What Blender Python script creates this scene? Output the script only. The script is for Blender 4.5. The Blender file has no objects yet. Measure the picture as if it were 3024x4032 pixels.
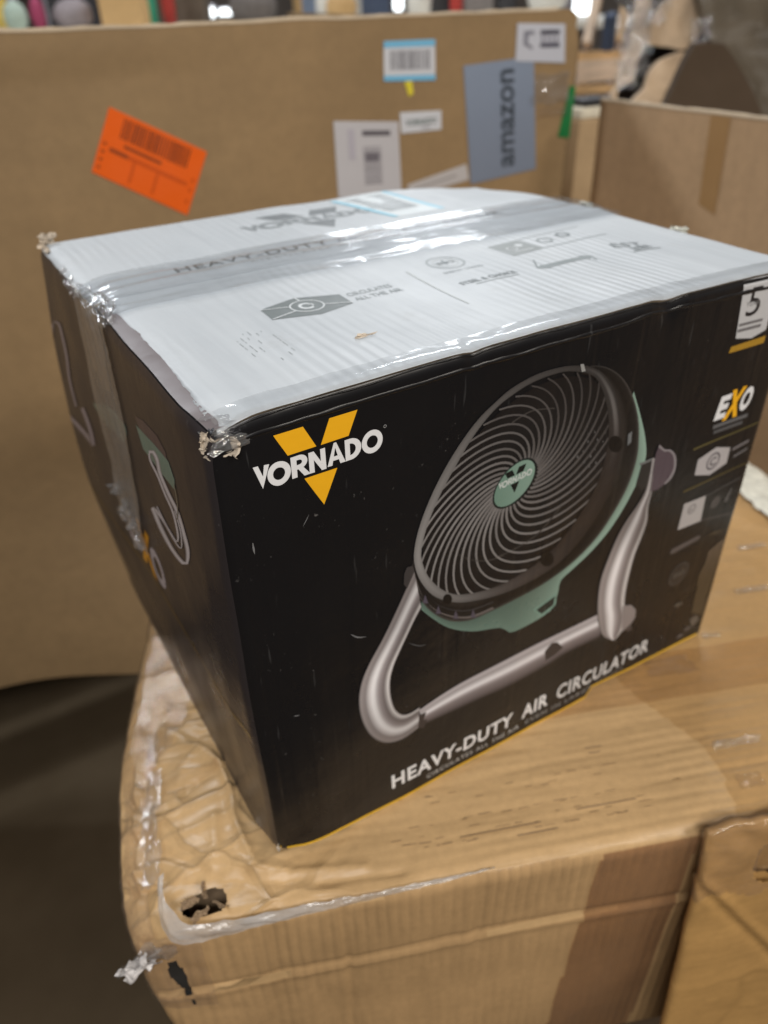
import bpy, bmesh, math, random
from mathutils import Vector, Matrix, noise
from mathutils.geometry import tessellate_polygon

S = bpy.context.scene
COL = S.collection
MM = 0.001

# ------------------------------------------------------------------ camera
CAM_R = [[0.8556628872481891, -0.5170633931698321, -0.022056083731799098],
         [-0.30717360497336527, -0.4731041951583035, -0.8257219852523927],
         [0.4165157857675401, 0.7133147047167787, -0.5636459280780837]]
CAM_C = Vector((-0.08059535, -0.29674079, 0.48806598))
F_PX = 2983.72
cam_d = bpy.data.cameras.new('camera')
cam = bpy.data.objects.new('camera', cam_d)
COL.objects.link(cam)
r_, d_, f_ = [Vector(v) for v in CAM_R]
cam.matrix_world = Matrix(((r_.x, -d_.x, -f_.x, CAM_C.x), (r_.y, -d_.y, -f_.y, CAM_C.y),
                           (r_.z, -d_.z, -f_.z, CAM_C.z), (0, 0, 0, 1)))
cam_d.sensor_fit = 'VERTICAL'
cam_d.sensor_height = 36.0
cam_d.sensor_width = 27.0
cam_d.lens = F_PX / 4032 * 36.0
cam_d.clip_start = 0.02
cam_d.clip_end = 100
cam_d.dof.use_dof = True
cam_d.dof.focus_distance = 0.37
cam_d.dof.aperture_fstop = 5.9
S.camera = cam

def at(px, py, depth):
    """a point of the place: direction measured in the photograph, distance along the view axis in metres"""
    return CAM_C + depth * (f_ + r_ * ((px - 1512) / F_PX) + d_ * ((py - 2016) / F_PX))

# ------------------------------------------------------------------ world, lamps, exposure
w = bpy.data.worlds.new('World')
S.world = w
w.use_nodes = True
w.node_tree.nodes['Background'].inputs[0].default_value = (0.60, 0.56, 0.52, 1)
w.node_tree.nodes['Background'].inputs[1].default_value = 0.24
S.view_settings.view_transform = 'Standard'
S.view_settings.look = 'None'
S.view_settings.exposure = 0.14
S.view_settings.gamma = 1.0

def lamp(name, loc, target, sx, sy, power, col):
    l = bpy.data.lights.new(name, 'AREA')
    l.shape = 'RECTANGLE'
    l.size, l.size_y = sx, sy
    l.energy = power
    l.color = col
    o = bpy.data.objects.new(name, l)
    COL.objects.link(o)
    o.location = loc
    o.rotation_euler = (Vector(target) - Vector(loc)).to_track_quat('-Z', 'Y').to_euler()
    return o

COOL = (0.90, 0.95, 1.0)
NEUT = (1.0, 0.97, 0.93)
WARM = (1.0, 0.93, 0.83)
lamp('ceiling_light', (-0.7, 3.3, 2.86), (0.3, 0.3, 0), 1.8, 0.18, 66, COOL)
lamp('ceiling_light', (2.9, 3.2, 3.2), (0.3, 0.3, 0), 1.6, 0.2, 62, COOL)
lamp('ceiling_light', (5.1, 7.8, 2.68), (0.3, 0.3, 0.3), 1.9, 0.28, 42, COOL)
lamp('ceiling_light', (-1.3, -2.1, 2.7), (0.2, 0.0, 0.1), 2.2, 0.2, 72, NEUT)
lamp('ceiling_light', (1.5, -2.6, 2.7), (0.2, 0.0, 0.1), 2.2, 0.2, 66, WARM)

# ------------------------------------------------------------------ helpers
def tag(o, label=None, cat=None, group=None, kind=None):
    if label: o['label'] = label
    if cat: o['category'] = cat
    if group: o['group'] = group
    if kind: o['kind'] = kind
    return o

def empty(name, loc=(0, 0, 0), rz=0.0, **k):
    o = bpy.data.objects.new(name, None)
    o.empty_display_size = 0.05
    COL.objects.link(o)
    o.location = loc
    o.rotation_euler = (0, 0, rz)
    tag(o, **k)
    return o

def link(name, me, mat, parent=None, smooth=True):
    o = bpy.data.objects.new(name, me)
    COL.objects.link(o)
    if mat: me.materials.append(mat)
    if parent:
        o.parent = parent
    if smooth:
        me.polygons.foreach_set('use_smooth', [True] * len(me.polygons))
    me.update()
    return o

def mesh(name, verts, faces, mat, parent=None, cols=None, smooth=True):
    me = bpy.data.meshes.new(name)
    me.from_pydata([tuple(v) for v in verts], [], faces)
    if cols:
        a = me.color_attributes.new('Col', 'FLOAT_COLOR', 'POINT')
        flat = []
        for c in cols: flat += [c[0], c[1], c[2], 1.0]
        a.data.foreach_set('color', flat)
    return link(name, me, mat, parent, smooth)

def lin(c):
    return tuple((x / 255 / 12.92) if x <= 10 else (((x / 255) + 0.055) / 1.055) ** 2.4 for x in c)

def lerp(a, b, t): return a + (b - a) * t
def mix3(a, b, t): return tuple(lerp(x, y, t) for x, y in zip(a, b))
def sstep(a, b, x):
    t = min(1, max(0, (x - a) / (b - a)))
    return t * t * (3 - 2 * t)

def grad(stops, t):
    if t <= stops[0][0]: return stops[0][1]
    for (a, ca), (b, cb) in zip(stops, stops[1:]):
        if t <= b: return mix3(ca, cb, (t - a) / (b - a))
    return stops[-1][1]

def interp(kn, x):
    if x <= kn[0][0]: return kn[0][1]
    for (a, va), (b, vb) in zip(kn, kn[1:]):
        if x <= b: return va + (vb - va) * (x - a) / (b - a)
    return kn[-1][1]

def catmull(pts, n, closed=False):
    P = [Vector(p) for p in pts]
    m = len(P)
    out = []
    segs = m if closed else m - 1
    for i in range(segs):
        if closed:
            p0, p1, p2, p3 = P[(i - 1) % m], P[i], P[(i + 1) % m], P[(i + 2) % m]
        else:
            p0, p1, p2, p3 = P[max(i - 1, 0)], P[i], P[i + 1], P[min(i + 2, m - 1)]
        for k in range(n):
            t = k / n
            out.append(0.5 * ((2 * p1) + (p2 - p0) * t + (2 * p0 - 5 * p1 + 4 * p2 - p3) * t * t + (3 * p1 - p0 - 3 * p2 + p3) * t ** 3))
    if not closed: out.append(P[-1].copy())
    return out

def resample(pts, n):
    L = [0]
    for a, b in zip(pts, pts[1:]): L.append(L[-1] + (b - a).length)
    out = []
    j = 0
    for k in range(n):
        s = L[-1] * k / (n - 1)
        while j < len(L) - 2 and L[j + 1] < s: j += 1
        t = (s - L[j]) / max(1e-9, L[j + 1] - L[j])
        out.append(pts[j].lerp(pts[j + 1], min(1, max(0, t))))
    return out

# ------------------------------------------------------------------ materials
class NT:
    def __init__(self, name):
        self.m = bpy.data.materials.new(name)
        self.m.use_nodes = True
        self.t = self.m.node_tree
        self.b = self.t.nodes['Principled BSDF']
        self.out = self.t.nodes['Material Output']
    def n(self, typ, **kw):
        x = self.t.nodes.new(typ)
        for k, v in kw.items():
            if k.startswith('i_'):
                key = k[2:]
                x.inputs[int(key) if key.isdigit() else key.replace('_', ' ')].default_value = v
            else: setattr(x, k, v)
        return x
    def l(self, a, b): self.t.links.new(a, b)
    def coord(self, which='Object'): return self.n('ShaderNodeTexCoord').outputs[which]
    def mapping(self, src, scale=(1, 1, 1), rot=(0, 0, 0), loc=(0, 0, 0)):
        m = self.n('ShaderNodeMapping')
        m.inputs['Scale'].default_value = scale
        m.inputs['Rotation'].default_value = rot
        m.inputs['Location'].default_value = loc
        self.l(src, m.inputs[0])
        return m.outputs[0]
    def noise(self, vec, scale, detail=4, rough=0.55, dist=0.0):
        x = self.n('ShaderNodeTexNoise')
        x.inputs['Scale'].default_value = scale
        x.inputs['Detail'].default_value = detail
        x.inputs['Roughness'].default_value = rough
        x.inputs['Distortion'].default_value = dist
        self.l(vec, x.inputs['Vector'])
        return x.outputs[0]
    def ramp(self, src, stops):
        r = self.n('ShaderNodeValToRGB')
        e = r.color_ramp.elements
        while len(e) < len(stops): e.new(0.5)
        for k, (p, c) in enumerate(stops):
            e[k].position = p
            e[k].color = (c[0], c[1], c[2], 1) if isinstance(c, tuple) else (c, c, c, 1)
        self.l(src, r.inputs[0])
        return r.outputs[0]
    def mixc(self, fac, a, b, mode='MIX'):
        m = self.n('ShaderNodeMix', data_type='RGBA', blend_type=mode)
        for sock, v in ((m.inputs[0], fac), (m.inputs[6], a), (m.inputs[7], b)):
            if isinstance(v, bpy.types.NodeSocket): self.l(v, sock)
            elif isinstance(v, tuple): sock.default_value = (v[0], v[1], v[2], 1)
            else: sock.default_value = v
        return m.outputs[2]
    def math(self, op, a, b=None):
        m = self.n('ShaderNodeMath', operation=op)
        for k, v in enumerate((a, b)):
            if v is None: continue
            if isinstance(v, bpy.types.NodeSocket): self.l(v, m.inputs[k])
            else: m.inputs[k].default_value = v
        return m.outputs[0]
    def bump(self, h, strength=0.3, dist=0.001, prev=None):
        b = self.n('ShaderNodeBump')
        b.inputs['Strength'].default_value = strength
        b.inputs['Distance'].default_value = dist
        self.l(h, b.inputs['Height'])
        if prev is not None: self.l(prev, b.inputs['Normal'])
        return b.outputs[0]
    def base(self, c):
        if isinstance(c, bpy.types.NodeSocket): self.l(c, self.b.inputs['Base Color'])
        else: self.b.inputs['Base Color'].default_value = (c[0], c[1], c[2], 1)
    def set(self, rough=0.5, spec=0.5, metal=0.0, coat=0.0, coat_r=0.1):
        if isinstance(rough, bpy.types.NodeSocket): self.l(rough, self.b.inputs['Roughness'])
        else: self.b.inputs['Roughness'].default_value = rough
        self.b.inputs['Specular IOR Level'].default_value = spec
        self.b.inputs['Metallic'].default_value = metal
        self.b.inputs['Coat Weight'].default_value = coat
        self.b.inputs['Coat Roughness'].default_value = coat_r
    def normal(self, n): self.l(n, self.b.inputs['Normal'])

def plain(name, col, rough=0.5, spec=0.5, metal=0.0, var=0.12, scale=30.0, bump=0.1):
    k = NT(name)
    v = k.coord()
    n = k.noise(v, scale, 5)
    a = tuple(x * (1 - var) for x in col)
    b = tuple(min(1, x * (1 + var)) for x in col)
    k.base(k.ramp(n, [(0.3, a), (0.7, b)]))
    k.set(rough, spec, metal)
    k.normal(k.bump(n, bump, 0.002))
    return k.m

def cardboard(name, col, flute='Z', pitch=0.0075, ribs=0.25, stain=0.25, rough=0.62, scale=1.0, streak=0.5, rot=0.0, flutes=0.0, crumple=None):
    """kraft board: fibre mottling, flute lines, rubbed streaks and darker stains"""
    k = NT(name)
    v = k.coord()
    if rot: v = k.mapping(v, rot=(0, 0, rot))
    big = k.noise(v, 5.0 * scale, 4, 0.6)
    fine = k.noise(v, 140.0 * scale, 4, 0.7)
    ax = {'X': (1, 0, 0), 'Y': (0, 1, 0), 'Z': (0, 0, 1)}[flute]
    # streaks run along the flute axis: squeeze the coordinate along it
    st = k.noise(k.mapping(v, tuple(0.10 if a else 1.0 for a in ax)), 110 * scale, 3, 0.6)
    med = k.noise(k.mapping(v, tuple(0.6 if a else 1.0 for a in ax)), 22 * scale, 5, 0.65, 0.6)
    c = k.mixc(0.5, col, tuple(x * 0.72 for x in col))
    c = k.mixc(k.ramp(big, [(0.30, 0.0), (0.72, 1.0)]), tuple(x * 1.10 for x in col), tuple(x * (1 - stain) for x in col))
    c = k.mixc(k.math('MULTIPLY', k.ramp(st, [(0.42, 0.0), (0.68, 1.0)]), streak * 0.55), c, tuple(x * 0.58 for x in col))
    c = k.mixc(k.math('MULTIPLY', k.ramp(med, [(0.52, 0.0), (0.72, 1.0)]), 0.22), c, tuple(min(1, x * 1.35) for x in col))
    c = k.mixc(k.math('MULTIPLY', k.ramp(fine, [(0.35, 1.0), (0.6, 0.0)]), 0.22), c, tuple(x * 0.6 for x in col))
    k.base(c)
    k.set(rough, 0.35)
    h1 = k.bump(med, 0.35, 0.0012)
    if flutes:
        wv = k.n('ShaderNodeTexWave', bands_direction={'X': 'Y', 'Y': 'X', 'Z': 'X'}[flute])
        wv.inputs['Scale'].default_value = 0.314 / 0.0078
        wv.inputs['Distortion'].default_value = 1.2
        wv.inputs['Detail'].default_value = 2.0
        wv.inputs['Detail Scale'].default_value = 0.6
        k.l(v, wv.inputs['Vector'])
        fm = k.noise(v, 9.0, 3, 0.6)
        wm = k.math('MULTIPLY', wv.outputs[1], k.ramp(fm, [(0.38, 0.0), (0.66, 1.0)]))
        h1 = k.bump(wm, flutes, 0.0011, h1)
        c = k.mixc(k.math('MULTIPLY', wm, flutes * 0.22), c, tuple(x * 0.55 for x in col))  # flute lines darkened in the colour for the corrugation's shadows
        k.base(c)
    h2 = k.bump(st, ribs, 0.0014, h1)
    if crumple:
        # sharp fold lines where the board has been crushed: crumple = (reach in x, cell scale, depth)
        vo = k.n('ShaderNodeTexVoronoi', feature='DISTANCE_TO_EDGE')
        vo.inputs['Scale'].default_value = crumple[1]
        nz = k.n('ShaderNodeTexNoise'); nz.inputs['Scale'].default_value = 14.0
        k.l(v, nz.inputs['Vector'])
        mx = k.n('ShaderNodeMix', data_type='VECTOR'); mx.inputs[0].default_value = 0.06
        k.l(k.mapping(v, (0.8, 1.7, 1.4)), mx.inputs[4]); k.l(nz.outputs[1], mx.inputs[5])
        k.l(mx.outputs[1], vo.inputs['Vector'])
        sx = k.n('ShaderNodeSeparateXYZ'); k.l(v, sx.inputs[0])
        if crumple[0]:
            msk = k.ramp(k.math('DIVIDE', k.math('ADD', sx.outputs[0], k.math('MULTIPLY', nz.outputs[0], 0.05)), crumple[0]), [(0.55, 1.0), (1.0, 0.0)])
        else:
            msk = k.ramp(k.noise(v, 7.0, 3, 0.5), [(0.4, 0.15), (0.6, 1.0)])
        line = k.math('MULTIPLY', k.ramp(vo.outputs[0], [(0.0, 1.0), (0.10, 0.0)]), msk)
        h2 = k.bump(line, crumple[2], 0.0045, h2)
        vo2 = k.n('ShaderNodeTexVoronoi', feature='F1'); vo2.inputs['Scale'].default_value = crumple[1]
        k.l(mx.outputs[1], vo2.inputs['Vector'])
        h2 = k.bump(k.math('MULTIPLY', vo2.outputs[0], msk), crumple[2], 0.012, h2)
        c = k.mixc(k.math('MULTIPLY', k.ramp(vo.outputs[0], [(0.0, 1.0), (0.035, 0.0)]), k.math('MULTIPLY', msk, 0.45)), c, tuple(x * 0.5 for x in col))
        k.base(c)
    h3 = k.bump(fine, 0.12, 0.0003, h2)
    k.normal(h3)
    return k.m

def laminate(name, col, rough=0.28, rib_axis=None, scuff=0.5, spec=0.4, ribk=1.0):
    """glossy printed paper laminated on corrugated board: faint flute ridges, scratches, scuffs"""
    k = NT(name)
    v = k.coord()
    if col is None:
        at_ = k.n('ShaderNodeAttribute', attribute_name='Col')
        c = at_.outputs['Color']
    else:
        c = k.mixc(0.0, col, col)
    big = k.noise(v, 12, 4, 0.6)
    fleck = k.noise(v, 260, 3, 0.6)
    mask = k.noise(k.mapping(v, (1, 1, 1), loc=(3, 1, 2)), 17, 4, 0.6)
    if scuff > 0:
        f = k.math('MULTIPLY', k.ramp(fleck, [(0.66, 0.0), (0.76, 1.0)]), k.ramp(mask, [(0.52, 0.0), (0.7, 1.0)]))
        c = k.mixc(k.math('MULTIPLY', f, scuff), c, (0.42, 0.40, 0.38))
        scr = k.noise(k.mapping(v, (90, 90, 9), rot=(0.5, 0.2, 0.3)), 3.0, 2, 0.5)
        c = k.mixc(k.math('MULTIPLY', k.ramp(scr, [(0.70, 0.0), (0.78, 1.0)]), scuff * 0.12), c, (0.4, 0.4, 0.4))
    k.base(c)
    r = k.ramp(big, [(0.3, rough * 0.8), (0.75, rough * 1.5)])
    k.set(r, spec)
    n1 = k.bump(big, 0.25, 0.006)
    if rib_axis:
        sc = {'X': (1.0, 0.2, 0.06), 'Y': (0.2, 1.0, 0.06), 'T': (1.0, 0.08, 0.2)}[rib_axis]
        ribs = k.noise(k.mapping(v, sc), 95, 3, 0.6)
        n1 = k.bump(ribs, 0.08 * ribk, 0.0012, n1)
        wide = k.noise(k.mapping(v, sc, loc=(2, 5, 1)), 26, 3, 0.6)
        n1 = k.bump(k.ramp(wide, [(0.44, 0.0), (0.50, 1.0)]), 0.11 * ribk, 0.0016, n1)
    k.normal(n1)
    return k.m

def clear_tape(name, tint=(0.80, 0.82, 0.85), haze=0.25, rough=0.08, wrinkle=0.5, wscale=60.0, stretch=(1, 1, 1), gloss_fac=0.16, det=5):
    k = NT(name)
    v = k.mapping(k.coord(), stretch)
    n = k.noise(v, wscale, det, 0.6, 1.2)
    n2 = k.noise(v, wscale * 0.25, det, 0.6, 0.6)
    nrm = k.bump(n2, wrinkle, 0.004, k.bump(n, wrinkle * 0.7, 0.0012))
    tr = k.n('ShaderNodeBsdfTransparent'); tr.inputs[0].default_value = (*tint, 1)
    di = k.n('ShaderNodeBsdfDiffuse'); di.inputs[0].default_value = (0.62, 0.62, 0.63, 1)
    gl = k.n('ShaderNodeBsdfGlossy'); gl.inputs['Roughness'].default_value = rough
    k.l(nrm, gl.inputs['Normal']); k.l(nrm, di.inputs['Normal'])
    lw = k.n('ShaderNodeLayerWeight'); lw.inputs[0].default_value = 0.5
    fz = k.math('MULTIPLY', k.math('POWER', lw.outputs['Facing'], 5.0), 0.8)
    m1 = k.n('ShaderNodeMixShader')
    hz = k.math('MULTIPLY', k.ramp(n2, [(0.3, 0.5), (0.7, 1.0)]), haze)
    k.l(hz, m1.inputs[0]); k.l(tr.outputs[0], m1.inputs[1]); k.l(di.outputs[0], m1.inputs[2])
    m2 = k.n('ShaderNodeMixShader')
    k.l(k.math('ADD', fz, gloss_fac), m2.inputs[0])
    k.l(m1.outputs[0], m2.inputs[1]); k.l(gl.outputs[0], m2.inputs[2])
    k.l(m2.outputs[0], k.out.inputs[0])
    return k.m

M = {}
M['black_lam'] = laminate('black_laminate', (0.0080, 0.0078, 0.0090), 0.27, 'X', 0.5, spec=0.32)
M['side_lam'] = laminate('side_laminate', (0.033, 0.028, 0.031), 0.28, 'Y', 0.5, ribk=0.35)
M['ink'] = laminate('printed_ink', None, 0.30, 'X', 0.12, spec=0.28)
M['ink_side'] = laminate('printed_ink_side', None, 0.26, 'Y', 0.2, ribk=0.35)
M['ink_plain'] = laminate('label_ink', None, 0.45, None, 0.0)

def white_top():
    k = NT('white_printed_board')
    v = k.coord()
    col = (0.505, 0.54, 0.575)
    big = k.noise(v, 9, 4, 0.6)
    rib = k.noise(k.mapping(v, (1.0, 0.06, 1)), 120, 3, 0.6)
    rib2 = k.noise(k.mapping(v, (1.0, 0.09, 1), loc=(1, 3, 0)), 42, 3, 0.6)
    smudge = k.noise(k.mapping(v, (1, 1, 1), loc=(5, 2, 0)), 26, 5, 0.7)
    c = k.mixc(k.ramp(big, [(0.3, 0.0), (0.75, 1.0)]), col, (0.44, 0.475, 0.51))
    c = k.mixc(k.math('MULTIPLY', k.ramp(rib, [(0.48, 0.0), (0.64, 1.0)]), 0.20), c, (0.36, 0.39, 0.42))
    c = k.mixc(k.math('MULTIPLY', k.ramp(rib2, [(0.48, 0.0), (0.70, 1.0)]), 0.12), c, (0.72, 0.75, 0.77))
    c = k.mixc(k.math('MULTIPLY', k.ramp(smudge, [(0.58, 0.0), (0.74, 1.0)]), 0.30), c, (0.36, 0.37, 0.37))
    k.base(c)
    k.set(k.ramp(big, [(0.3, 0.42), (0.7, 0.55)]), 0.35)
    wv = k.n('ShaderNodeTexWave', bands_direction='X')
    wv.inputs['Scale'].default_value = 0.314 / 0.0072
    wv.inputs['Distortion'].default_value = 1.0
    wv.inputs['Detail Scale'].default_value = 0.4
    k.l(v, wv.inputs['Vector'])
    wm = k.math('MULTIPLY', wv.outputs[1], k.ramp(k.noise(v, 7.0, 3, 0.6), [(0.42, 0.0), (0.62, 1.0)]))
    n1 = k.bump(wm, 0.35, 0.0012)
    n1 = k.bump(rib2, 0.3, 0.0016, n1)
    n1 = k.bump(rib, 0.35, 0.0008, n1)
    k.normal(k.bump(smudge, 0.3, 0.001, n1))
    return k.m
M['white_top'] = white_top()

M['kraft_edge'] = cardboard('raw_board_edge', (0.42, 0.33, 0.23), 'X', ribs=0.6, rough=0.9)
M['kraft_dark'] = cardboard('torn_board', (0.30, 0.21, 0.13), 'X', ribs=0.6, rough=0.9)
M['torn'] = plain('torn_paper', (0.50, 0.43, 0.35), 0.85, 0.2, var=0.4, scale=120, bump=0.6)
M['torn_black'] = plain('torn_black_paper', (0.03, 0.03, 0.035), 0.4, 0.5, var=0.5, scale=200, bump=0.6)
M['kraft_deck'] = cardboard('kraft_board_top', (0.55, 0.362, 0.180), 'X', ribs=0.10, stain=0.26, rough=0.36, rot=0.36, flutes=0.35, streak=0.12, crumple=(0.16, 17.0, 0.4))
M['kraft_front'] = cardboard('kraft_board_front', (0.49, 0.31, 0.150), 'Z', ribs=0.3, stain=0.30, rough=0.5, rot=0.36, flutes=0.8, streak=0.4)
M['kraft_wall'] = cardboard('kraft_board_bin', (0.325, 0.215, 0.108), 'X', ribs=0.05, stain=0.22, rough=0.7, scale=0.5, streak=0.15)
M['kraft_bin2'] = cardboard('kraft_board_side', (0.54, 0.365, 0.215), 'Z', ribs=0.05, stain=0.18, rough=0.6, scale=0.5, streak=0.25)
M['kraft_taped'] = cardboard('kraft_board_taped', (0.50, 0.29, 0.105), 'X', ribs=0.2, stain=0.25, rough=0.36, rot=0.36, crumple=(0, 8.0, 0.10))
M['tape'] = clear_tape('clear_tape', (0.87, 0.885, 0.90), 0.10, 0.13, 0.10, 30, (0.10, 1, 1), 0.05, 2)
M['tape_flat'] = clear_tape('clear_tape_flat', (0.93, 0.935, 0.94), 0.06, 0.12, 0.20, 60, (0.3, 1, 1), 0.03)
M['tape_side'] = clear_tape('clear_tape_side', (0.90, 0.90, 0.89), 0.26, 0.12, 0.9, 90, (1, 1, 0.4), 0.10)
M['wrap'] = clear_tape('crumpled_plastic', (0.95, 0.95, 0.95), 0.14, 0.05, 0.8, 110, (1, 1, 1), 0.14)
M['milky'] = clear_tape('milky_tape_film', (0.93, 0.90, 0.80), 0.55, 0.16, 0.9, 70, (1, 1, 1), 0.08)
M['wrap_thin'] = clear_tape('thin_plastic', (0.95, 0.93, 0.90), 0.06, 0.05, 1.0, 110, (1, 1, 1), 0.06)
M['wrap_white'] = plain('milky_tape', (0.62, 0.61, 0.53), 0.35, 0.6, var=0.2, scale=90, bump=0.7)
M['dust_flap'] = laminate('dust_flap_grey', (0.17, 0.148, 0.155), 0.35, None, 0.2)
M['orange'] = plain('orange_sticker', lin((245, 105, 20)), 0.5, 0.4, var=0.04, scale=40, bump=0.05)

# ------------------------------------------------------------------ the printed carton: shape
W, D, H = 430.0, 370.45, 330.43          # millimetres
RAD = 6.0
BOT = [(0, 15), (6, 11), (22, 5), (60, 1.5), (96, 0.5), (250, 0), (284, 0.4), (287, 5), (289, 10), (296, 9.5), (330, 6.5), (375, 4.5), (430, 3)]
ZB = -9.0

def shape(x, y, z, off=0.0):
    """undeformed carton surface point (mm) -> dented, bulging carton in metres"""
    q = Vector((min(max(x, RAD), W - RAD), min(max(y, RAD), D - RAD), min(z, H - RAD)))
    d = Vector((x, y, z)) - q
    if d.length > 1e-6:
        p = q + d.normalized() * (RAD + off)
    else:
        p = Vector((x, y, z))
    x, y, z = p
    zn = min(1, max(0, z / H)); xn = min(1, max(0, x / W)); yn = min(1, max(0, y / D))
    # lid bows up between its corners
    z += 4.6 * math.sin(math.pi * xn) ** 0.8 * sstep(0.55, 1.0, zn) * (0.30 + 0.70 * math.exp(-y / 45.0))
    # bottom front edge is creased and sags
    z += interp(BOT, x) * (1 - sstep(ZB, ZB + 20, z)) * (1 - sstep(0, 60, y))
    # left side swells outwards towards the back
    x -= (11.0 * math.exp(-((D - y) / 130.0) ** 2) + 2.0) * math.sin(math.pi * zn) * (1 - sstep(0, 200, x))
    # vertical front-left corner is flattened
    k = max(0.0, 1 - (x + y) / 34.0) if x < 40 and y < 40 else 0.0
    x += 4.5 * k * 0.7; y += 4.5 * k * 0.7
    if y < 5: y += 0.9 * math.exp(-((x - 13.5) / 1.6) ** 2) + 0.8 * math.exp(-((x - 17.5) / 1.3) ** 2)
    # crushed top front-left corner and the kink in the top front edge
    c = math.exp(-((x - 6) ** 2 + (y - 4) ** 2 + (z - H) ** 2) / 14.0 ** 2)
    z -= 5.0 * c; x += 2 * c
    c = math.exp(-((x - 150) / 5.0) ** 2 - (y / 12.0) ** 2 - ((z - H) / 9.0) ** 2)
    z -= 1.8 * c; y += 1.2 * c
    c = math.exp(-((x - 296) / 9.0) ** 2 - (y / 14.0) ** 2 - ((z - H) / 9.0) ** 2)
    z -= 2.6 * c; y += 1.5 * c
    # back edges sag a little
    c = math.exp(-((x - W) ** 2 + (y - D) ** 2) / 60.0 ** 2) * sstep(0.7, 1, zn)
    z -= 9 * c
    # gentle waviness everywhere
    nv = noise.noise_vector(Vector((x, y, z)) * 0.018)
    p = Vector((x, y, z)) + nv * 0.8
    return p * MM

def front(u, v, off=0.0): return shape(u, 0.0, v, off)
def top(u, v, off=0.0): return shape(u, v, H, off)
def side(u, v, off=0.0): return shape(0.0, u, v, off)     # u = distance back from the front

def hom(c, px, py):
    x, y = px / 1000.0, py / 1000.0
    d = c[6] * x + c[7] * y + 1
    return ((c[0] * x + c[1] * y + c[2]) / d * 1000, (c[3] * x + c[4] * y + c[5]) / d * 1000)
# measured plane of each printed face (photograph measurement -> millimetres on the board)
HF = [0.0764985, -0.0137221, -0.0369537, -0.0670063, -0.1231736, 0.4893135, -0.1338188, -0.1224419]
HS = [-0.5201497, 0.0933032, 0.2512656, 0.7317751, -0.3809319, 0.4903698, 1.5057456, -0.5405462]
def zf(x, y): return hom(HF, 1550 + x * .72333, 1400 + y * .72333)
def zg(x, y): return hom(HF, 1350 + x * .72333, 2100 + y * .72333)
def zs(x, y): return hom(HS, 100 + x * .67822, 1200 + y * .67822)

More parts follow.
